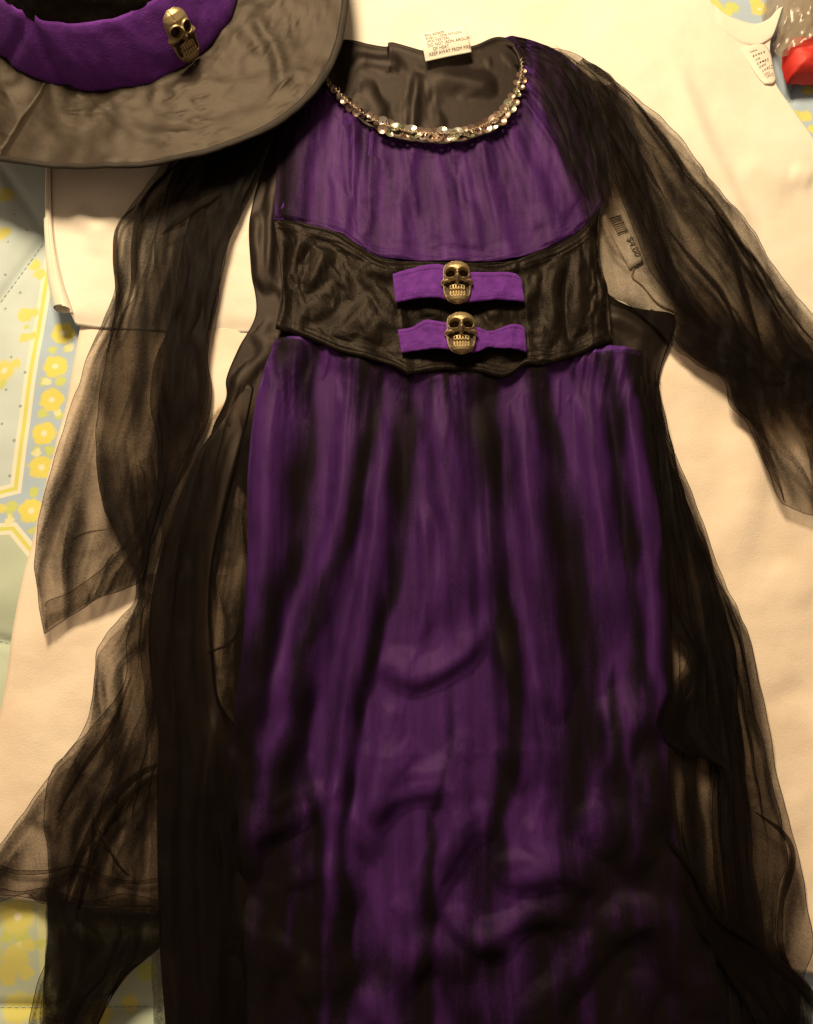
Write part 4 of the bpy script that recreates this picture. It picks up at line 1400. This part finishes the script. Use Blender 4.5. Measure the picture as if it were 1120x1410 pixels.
# ---- right sleeve
rsl = Mesh()
R_outer = [(745, 68), (790, 80), (822, 100), (858, 128), (905, 165), (950, 218), (988, 268), (1022, 303), (1062, 370), (1100, 420), (1150, 472), (1210, 540)]
R_in = [(775, 95), (800, 130), (815, 200), (816, 290), (816, 360), (830, 402), (868, 428), (906, 462), (942, 497), (992, 527), (1002, 562), (1028, 592), (1052, 650), (1074, 697)]
R_m1 = [(770, 85), (812, 130), (842, 200), (862, 290), (890, 370), (930, 430), (975, 480), (1020, 530), (1050, 590), (1090, 650), (1122, 713)]
R_m2 = [(758, 75), (815, 112), (870, 180), (915, 260), (955, 330), (1000, 400), (1050, 470), (1090, 540), (1130, 630), (1180, 725)]
sheer_sheet(rsl, [R_in, R_m1, R_m2, R_outer], 110, 150, 16, 4, 2.2, (4, 4, 2), 201, 'rbl')
R_d0 = [(790, 100), (802, 129), (822, 211), (845, 265), (862, 306), (882, 360), (897, 390), (927, 430), (920, 462), (944, 496), (992, 524)]
R_d1 = [(800, 92), (840, 118), (873, 150), (911, 204), (945, 255), (972, 286), (992, 313), (1013, 341), (1043, 378), (1077, 442), (1120, 500)]
R_dm = [(795, 96), (825, 140), (850, 200), (880, 265), (905, 310), (930, 360), (955, 400), (985, 440), (1010, 480), (1030, 510), (1060, 540)]
sheer_sheet(rsl, [R_d0, R_dm, R_d1], 80, 130, 16, 8, 2.2, (4, 6, 2.5), 211, 'lr')
# folds back on itself again along the inner half
sheer_sheet(rsl, [[(812, 130), (835, 215), (860, 285), (886, 345), (925, 420), (975, 470), (1040, 505)], [(845, 125), (870, 195), (890, 260), (905, 310), (930, 385), (980, 450), (1040, 500)]], 50, 90, 16, 9, 1.8, (3, 5, 2), 221, '')
# gauze gathered over the shoulder seam
sheer_sheet(rsl, [[(726, 112), (748, 165), (770, 230), (800, 300), (812, 330)], [(740, 92), (775, 150), (800, 220), (820, 280), (826, 330)], [(745, 74), (796, 120), (828, 205), (848, 280), (850, 330)]], 50, 60, 22, 10, 2.0, (4, 5, 2), 225, '', fade_top=.3, fade_bot=.3)
sheer_sheet(rsl, [[(750, 80), (785, 150), (806, 220), (825, 300)], [(760, 75), (806, 120), (836, 205), (850, 290)]], 40, 60, 22, 13, 2.0, (3, 4, 2), 228, '', fade_top=.3, fade_bot=.3)
# narrow rope-like pleats seen as dark lines
for pts, w in [([(865, 140), (911, 204), (945, 255), (972, 286), (1000, 325), (1035, 385), (1075, 450)], 8), ([(980, 300), (1002, 350), (1014, 400), (1032, 450), (1046, 490)], 9),
               ([(915, 320), (950, 370), (985, 410), (1005, 450), (1020, 490)], 7), ([(965, 275), (1000, 330), (1030, 365), (1060, 410), (1090, 450), (1120, 480)], 6), ([(812, 150), (850, 215), (880, 275), (900, 320)], 6)]:
    rope(rsl, pts, w, 16, 12)
# dark bunch of gauze at the elbow, right edge
for q in range(2):
    sheer_sheet(rsl, [[(915, 425 + 4 * q), (925, 470), (946, 498), (992, 526), (1004, 560), (1028, 594)], [(960, 400 + 8 * q), (990, 470), (1025, 520), (1042, 560), (1046, 610 - 12 * q)],
                      [(1030, 430 + 20 * q), (1060, 490), (1080, 545), (1085, 598 - 8 * q)], [(1200, 470 + 12 * q), (1200, 520), (1200, 560), (1200, 612 - 10 * q)]], 70, 60, 16, 8 + 3 * q, 2.4, (5, 7, 2.5), 240 + 3 * q, '', fade_top=.5, fade_bot=.3)
# tapering folds below the elbow
sheer_sheet(rsl, [[(1004, 540), (1030, 590), (1054, 650), (1074, 697)], [(1030, 540), (1048, 600), (1062, 650), (1074, 694)], [(1012, 545), (1038, 600), (1058, 652), (1074, 697)]], 24, 60, 16, 9, 1.4, (0, 0, 0), 255, 'lr')
sheer_sheet(rsl, [[(1075, 570), (1105, 620), (1112, 670), (1122, 712)], [(1140, 560), (1150, 620), (1150, 680), (1150, 722)]], 20, 50, 16, 7, 2, (2, 4, 2), 258, '', fade_top=.4)
o = rsl.build('sleeve', SH, dress); o['label'] = 'sheer black sleeve spread to the right, price tag showing beneath it'

# ---- right side panels
rp1 = Mesh()
RP_o = [(905, 520), (908, 575), (936, 650), (963, 715), (990, 792), (1012, 840), (1031, 882), (1046, 955), (1063, 1040), (1083, 1130), (1099, 1195), (1112, 1268), (1115, 1310), (1103, 1346), (1098, 1400), (1096, 1500)]
sheer_sheet(rp1, [[(860, 510), (875, 600), (890, 700), (895, 800), (895, 900), (895, 1010), (900, 1110), (925, 1230), (955, 1340), (965, 1500)],
                  [(885, 510), (900, 620), (925, 720), (945, 830), (960, 950), (975, 1060), (985, 1180), (1005, 1300), (1030, 1500)],
                  [(896, 512), (906, 600), (945, 700), (975, 800), (1000, 900), (1015, 1000), (1030, 1120), (1045, 1250), (1060, 1500)],
                  RP_o], 100, 150, 10, 2, 2.4, (5, 6, 3), 301, 'r')
sheer_sheet(rp1, [[(880, 900), (890, 1010), (900, 1110), (930, 1230), (960, 1340), (980, 1480)], [(985, 900), (990, 1010), (992, 1110), (1000, 1230), (1020, 1340), (1040, 1480)]], 50, 110, 10, 5, 2.2, (4, 6, 2), 305, '', fade_top=.15)
left2 = [(870, 520), (885, 620), (898, 730), (905, 830), (924, 872), (955, 912), (930, 945), (912, 990), (925, 1030), (974, 1046), (976, 1120), (980, 1220), (1000, 1340), (1010, 1500)]
sheer_sheet(rp1, [left2,
                  [(898, 525), (915, 640), (950, 740), (972, 830), (985, 930), (992, 1040), (1002, 1140), (1015, 1240), (1030, 1330), (1050, 1500)],
                  [(904, 530), (915, 630), (940, 690), (970, 770), (1000, 835), (1018, 890), (1030, 960), (1048, 1040), (1068, 1120), (1078, 1180), (1064, 1230), (1065, 1290), (1085, 1350), (1090, 1500)]], 80, 160, 10, 7, 2.2, (5, 7, 3), 311, 'lr')
left3 = [(865, 520), (880, 620), (890, 730), (898, 830), (915, 866), (946, 908), (920, 950), (900, 990), (915, 1026), (978, 1052), (982, 1120), (988, 1220), (1006, 1340), (1016, 1500)]
sheer_sheet(rp1, [left3,
                  [(900, 545), (930, 680), (955, 790), (970, 880), (985, 960), (1000, 1060), (1008, 1160), (1020, 1250), (1040, 1500)],
                  [(906, 545), (925, 660), (955, 750), (980, 830), (1000, 900), (1006, 990), (1020, 1080), (1028, 1180), (1040, 1260), (1070, 1500)]], 80, 140, 10, 12, 2.0, (5, 6, 2), 321, '')
left4 = [(865, 520), (880, 620), (890, 740), (900, 840), (915, 870), (940, 905), (915, 950), (898, 1000), (930, 1036), (982, 1056), (984, 1130), (992, 1230), (1010, 1340), (1020, 1500)]
sheer_sheet(rp1, [left4,
                  [(900, 545), (918, 680), (938, 790), (950, 860), (962, 905), (965, 970), (975, 1020), (1016, 1080), (1018, 1160), (1030, 1260), (1060, 1500)]], 50, 140, 10, 15, 2.0, (3, 6, 2), 325, '')
rope(rp1, [(1030, 1115), (1068, 1145), (1080, 1178), (1066, 1230), (1062, 1270), (1068, 1310), (1095, 1360)], 10, 10, 16)
rope(rp1, [(890, 1130), (945, 1195), (978, 1255), (1030, 1296), (1100, 1370)], 11, 10, 18)
rope(rp1, [(1040, 1300), (1090, 1350), (1120, 1390), (1160, 1410)], 16, 10, 20, 5)
rope(rp1, [(1060, 1310), (1075, 1370), (1066, 1440)], 12, 10, 20, 4)
# tangle at the bottom corner
for q in range(4):
    sheer_sheet(rp1, [[(915, 1200 + 12 * q), (965, 1290), (1000, 1350), (1040, 1430), (1050, 1520)], [(985, 1230 + 14 * q), (1015, 1310), (1050, 1370), (1062 + 3 * q, 1420), (1070, 1520)],
                      [(1030, 1260 + 12 * q), (1060, 1330), (1080, 1370), (1092, 1420), (1092, 1520)], [(1080, 1315 + 4 * q), (1095, 1342), (1105, 1362), (1103 + 2 * q, 1395), (1100, 1520)]], 50, 60, 10, 12 + 2 * q, 2.2, (4, 6, 2), 341 + q, '', fade_top=.3)
o = rp1.build('side_veil', SH, dress); o['label'] = 'long sheer black panel falling along the right of the skirt'

# ------------------------------------------------------------------ price tag under the right sleeve
tagr = empty('price_tag', P(862, 335, 13))
tag(tagr, 'small paper price tag with barcode showing through the sheer sleeve on the right', 'price tag')
pa, pb, pc, pd = (826, 300), (852, 292), (885, 362), (866, 374)
hx, hy, hz, hu, hv = loft([[pa, pd], [pb, pc]], 10, 16)
pt = Mesh(); pt.sheet(P3(hx, hy, 12, 3.4 + 1.0 * np.sin(np.pi * hu)))
card = pt.build('tag_card', MAT['label'], tagr, thick=.4 * MM)


def on_card(u, v): return P3(pa[0] * (1 - u) * (1 - v) + pb[0] * u * (1 - v) + pd[0] * (1 - u) * v + pc[0] * u * v, pa[1] * (1 - u) * (1 - v) + pb[1] * u * (1 - v) + pd[1] * (1 - u) * v + pc[1] * u * v, 12, 5.0)


bar = Mesh()
v = .10
while v < .42:
    w = rs.choice([.012, .02, .03])
    bar.add([on_card(.30, v), on_card(.92, v), on_card(.92, v + w), on_card(.30, v + w)], [(0, 1, 2, 3)])
    v += w + rs.choice([.014, .022])
bar.build('barcode', MAT['ink'], card)
o0 = on_card(.62, .52); xd = on_card(.62, 1) - on_card(.62, .5); yd = on_card(1, .5) - on_card(.3, .5)
text_mesh('printed_price', '$4.00', .0095, MAT['ink'], card, tuple(o0 + np.array([0, 0, .0003])), tuple(xd), tuple(yd))
lpm = Mesh(); lpm.add(*add_tube(P3(*resample([(872, 372), (870, 384), (884, 396), (905, 420), (928, 432), (920, 438), (895, 428)], 40).T, 12, 3), .0008, 6))
lpm.build('plastic_loop', plain('clear_loop', (.35, .27, .18), .3)[0], tagr)

# ------------------------------------------------------------------ plastic bag with a red packet, top right
red = Mesh()
nxr, nyr = 50, 30
rx, ry = np.meshgrid(np.linspace(-1, 1, nxr), np.linspace(-1, 1, nyr), indexing='ij')
c0 = P(1138, 96, 0)
sup = (np.abs(rx) ** 6 + np.abs(ry) ** 4)
hh = .024 * np.clip(1 - np.maximum(np.abs(rx) ** 5, np.abs(ry) ** 3.0), 0, 1) ** .45 + .0012 * fbm(rx * 3, ry * 3, 401)
ca, sa = math.cos(-.08), math.sin(-.08)
wx, wy = rx * .047 * (1 - .10 * np.abs(ry) ** 2), ry * .024
red.sheet(np.stack([c0[0] + wx * ca - wy * sa, c0[1] + wx * sa + wy * ca, .004 + hh], -1))
MAT['red'] = fabric('red_packet', (.50, .018, .014), (.60, .03, .02), .6, 0, (1, 1, 1), .3, 40, .1)
ro2 = red.build('red_packet', MAT['red'])
tag(ro2, 'bright red rounded packet inside the clear plastic bag beside the shirt tag', 'packet')


def plastic():
    m, nt, bs = new_mat('clear_plastic')
    bs.inputs['Base Color'].default_value = (.42, .36, .30, 1); bs.inputs['Roughness'].default_value = .18
    n = tex_noise(nt, 30, 4, .6)
    mr = node(nt, 'ShaderNodeMapRange'); nt.links.new(n.outputs['Fac'], mr.inputs[0])
    mr.inputs[1].default_value = .3; mr.inputs[2].default_value = .7; mr.inputs[3].default_value = .22; mr.inputs[4].default_value = .5
    tr = node(nt, 'ShaderNodeBsdfTransparent'); tr.inputs[0].default_value = (.85, .80, .72, 1)
    mix = node(nt, 'ShaderNodeMixShader')
    nt.links.new(mr.outputs[0], mix.inputs[0]); nt.links.new(tr.outputs[0], mix.inputs[1]); nt.links.new(bs.outputs[0], mix.inputs[2])
    nt.links.new(mix.outputs[0], nt.nodes['Material Output'].inputs[0])
    return m


MAT['plastic'] = plastic()
bag = empty('plastic_bag', P(1110, 40, 0))
tag(bag, 'crumpled clear plastic bag around the red packet at the top right corner', 'bag')
X, Y, Z, U, V = loft([[(1056, -40), (1050, 10), (1045, 30)], [(1068, -40), (1064, 14), (1060, 44), (1064, 78)], [(1086, -40), (1080, 20), (1072, 50), (1078, 92)], [(1150, -60), (1150, 20), (1150, 60), (1150, 108)], [(1210, -60), (1210, 20), (1210, 60), (1210, 110)]], 70, 50)
zz = 5 + 20 * smooth(1062, 1095, X) * smooth(115, 95, Y) + 6 * np.abs(fbm(X / 30 + Y / 40, Y / 60, 411)) + 4 * seg_ridge(X, Y, [(1100, -20), (1078, 30), (1066, 70)], 6)
bg = Mesh(); bg.sheet(P3(X, Y, 0, zz)); bg.build('bag_front', MAT['plastic'], bag)
X, Y, Z, U, V = loft([[(1090, -50), (1072, 20), (1066, 55), (1062, 75)], [(1100, -50), (1090, 30), (1085, 60), (1075, 90)], [(1190, -50), (1190, 30), (1190, 52), (1190, 60)]], 50, 40)
bg2 = Mesh(); bg2.sheet(P3(X, Y, 0, 32 + 6 * np.abs(fbm(X / 25, Y / 40, 415)) - 14 * smooth(1100, 1065, X))); bg2.build('bag_flap', MAT['plastic'], bag)

# ------------------------------------------------------------------ HAT
hat = empty('witch_hat', P(130, -60, 45))
tag(hat, 'black satin witch hat with purple band and skull buckle overlapping the dress shoulder', 'hat')
BZ = 54.0                                         # height of the brim above the bed (mm)
rim = [(0, 222), (60, 231), (130, 235), (200, 231), (280, 214), (350, 188), (403, 155), (440, 116), (464, 70), (475, 25), (478, -20), (468, -90), (440, -170), (380, -260), (280, -330), (140, -368), (0, -345), (-110, -280), (-180, -180), (-205, -60), (-180, 60), (-100, 165), (0, 222)]
nb = 240
rim_c = resample(rim, nb + 1)[:nb]
F0, R1 = P(132, 121, BZ), P(322, 0, BZ)
R0 = float(((R1[0] - F0[0]) ** 2 + (R1[1] - F0[1]) ** 2) / (2 * (R1[1] - F0[1])))
CW = np.array([F0[0], F0[1] + R0, BZ * MM])
outer = P(rim_c[:, 0], rim_c[:, 1], BZ)
th_ = np.arctan2(outer[:, 1] - CW[1], outer[:, 0] - CW[0])
inner = np.stack([CW[0] + (R0 - .004) * np.cos(th_), CW[1] + (R0 - .004) * np.sin(th_), 0 * th_ + BZ * MM], -1)
BR = 70
t = np.linspace(0, 1, BR)[:, None]
pos = inner[None] * (1 - t[..., None]) + outer[None] * t[..., None]
BX, BY = proj(pos)
edge_z = 4 * np.cos(th_ + 1.2) + 3 * np.sin(3 * th_)
tw = np.stack([np.cos(th_), np.sin(th_)], -1)
wr = 1.6 * fbm(BX / 70, BY / 70, 501, 2) + 1.5 * noise(tw[None, :, 0] * 5 + 0 * t, tw[None, :, 1] * 5 + t * 1.5, 503) * (1 - t)
cr = 2.2 * ridged(BX / 55, BY / 72, 505, 2) ** 1.5 * smooth(1.0, .1, t) + .4 * fbm(BX / 20, BY / 20, 506, 2) + 2.0 * ridged(BX / 26 + .5 * noise(BX / 30, BY / 30, 508), BY / 34, 507, 2) ** 4 * smooth(-.2, .4, noise(BX / 70, BY / 70, 509))
wr = wr + 3.0 * seg_ridge(BX, BY, [(335, 10), (375, 60), (396, 140)], 10) + 1.6 * seg_ridge(BX, BY, [(150, 140), (200, 185), (290, 190)], 14)
pos[..., 2] += (edge_z[None, :] * t + wr + cr - 2) * MM
pos = np.concatenate([pos, pos[:, :1]], 1)
bm_ = Mesh(); bm_.sheet(pos)
brim = bm_.build('brim', MAT['brim'], hat, thick=1.2 * MM)
# bound edge
rimw = pos[-1]; inw = pos[-4]
bd = Mesh()
flat = np.stack([rimw + (rimw - inw) * .35 - np.array([0, 0, 1.2 * MM]), rimw + (rimw - inw) * .3 + np.array([0, 0, .9 * MM]), rimw + (inw - rimw) * .5 + np.array([0, 0, 1.8 * MM]), rimw + (inw - rimw) * .95 + np.array([0, 0, .9 * MM]), rimw + (inw - rimw) * 1.1 + np.array([0, 0, -.3 * MM])], 0)
cc = catmull(flat.reshape(5, -1), np.linspace(0, 4, 14)).reshape(14, -1, 3)
bd.sheet(cc)
MAT['binding'] = fabric('hat_binding', (.016, .0125, .010), (.026, .020, .016), .6, .05, (1, .9, .7), .4, 60, .3, spec=.2)
bdo = bd.build('brim_binding', MAT['binding'], brim)
# crown: cone standing on the brim, its tip collapsed backwards
A = np.linspace(0, 2 * np.pi, 161)


def crown_ring(zmm, r, sx=0, sy=0):
    return np.stack([CW[0] + sx + r * np.cos(A), CW[1] + sy + r * np.sin(A), np.full(A.shape, zmm * MM)], -1)


BAND_H = 50.0


def crown_pt(h):
    """h mm above the brim -> radius, shift"""
    r = np.interp(h, [0, BAND_H, 90, 120, 130], [R0, R0 - .026, R0 - .055, R0 - .10, .008])
    return r, -.03 * (h / 130.) ** 2, .03 * (h / 130.) ** 2


rows = []
for h in np.linspace(30, 130, 60):
    r, sx_, sy_ = crown_pt(h)
    ring = crown_ring(BZ + h, r, sx_, sy_)
    n_ = fbm(A * 2.2 / np.pi * 2, np.full(A.shape, h / 40.), 511); n_[-1] = n_[0]
    w_ = smooth(0, .15, A / (2 * np.pi)) * smooth(1, .85, A / (2 * np.pi)); k_ = (n_ * w_)[:, None] * .012 * smooth(40, 80, h)
    cdir = np.stack([np.cos(A), np.sin(A), .4 + 0 * A], -1)
    rows.append(ring + cdir * k_)
cr_ = Mesh(); cr_.sheet(np.array(rows)); crown = cr_.build('crown', MAT['velvet'], hat)
# purple band
rows = []
for k, h in enumerate(np.linspace(-2, BAND_H, 26)):
    r, sx_, sy_ = crown_pt(max(h, 0))
    ring = crown_ring(BZ + h, r + .004 + .0015 * math.sin(math.pi * k / 25), sx_, sy_)
    cdir = np.stack([np.cos(A), np.sin(A), 0 * A], -1)
    f = fbm(np.cos(A) * 4 + h / 60, np.sin(A) * 4 - h / 70, 521)
    k_ = (.0022 * f - .002 * np.exp(-(k / 1.2) ** 2) - .002 * np.exp(-((25 - k) / 1.2) ** 2))[:, None]
    crease = -.004 * np.exp(-(((A - 4.40) + .004 * (h - 24)) / .05) ** 2) - .003 * np.exp(-(((A - 4.12) - .006 * (h - 24)) / .04) ** 2)
    rows.append(ring + cdir * (k_ + crease[:, None]))
bn = Mesh(); bn.sheet(np.array(rows)[:, ::-1]); band = bn.build('hat_band', MAT['purple_cotton'], hat, thick=1 * MM)
# skull on the band, facing outwards
ang_b = math.radians(-47)
r_, sx_, sy_ = crown_pt(24)
bp = np.array([CW[0] + (r_ + .008) * math.cos(ang_b), CW[1] + (r_ + .008) * math.sin(ang_b), (BZ + 24) * MM])
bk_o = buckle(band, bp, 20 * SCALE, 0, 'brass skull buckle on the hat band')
# orient: local z outwards and up along the cone, local y up the cone
out = Vector((math.cos(ang_b), math.sin(ang_b), .5)).normalized()
upv = (Vector((0, 0, 1)) - out * out.z).normalized()
roll = Matrix.Rotation(math.radians(-4), 3, out)
upv = roll @ upv
xv = upv.cross(out)
mrot = Matrix((xv, upv, out)).transposed()
bk_o.rotation_euler = mrot.to_euler()
bk_o.scale = (23 * SCALE, 24.5 * SCALE, 22 * SCALE)
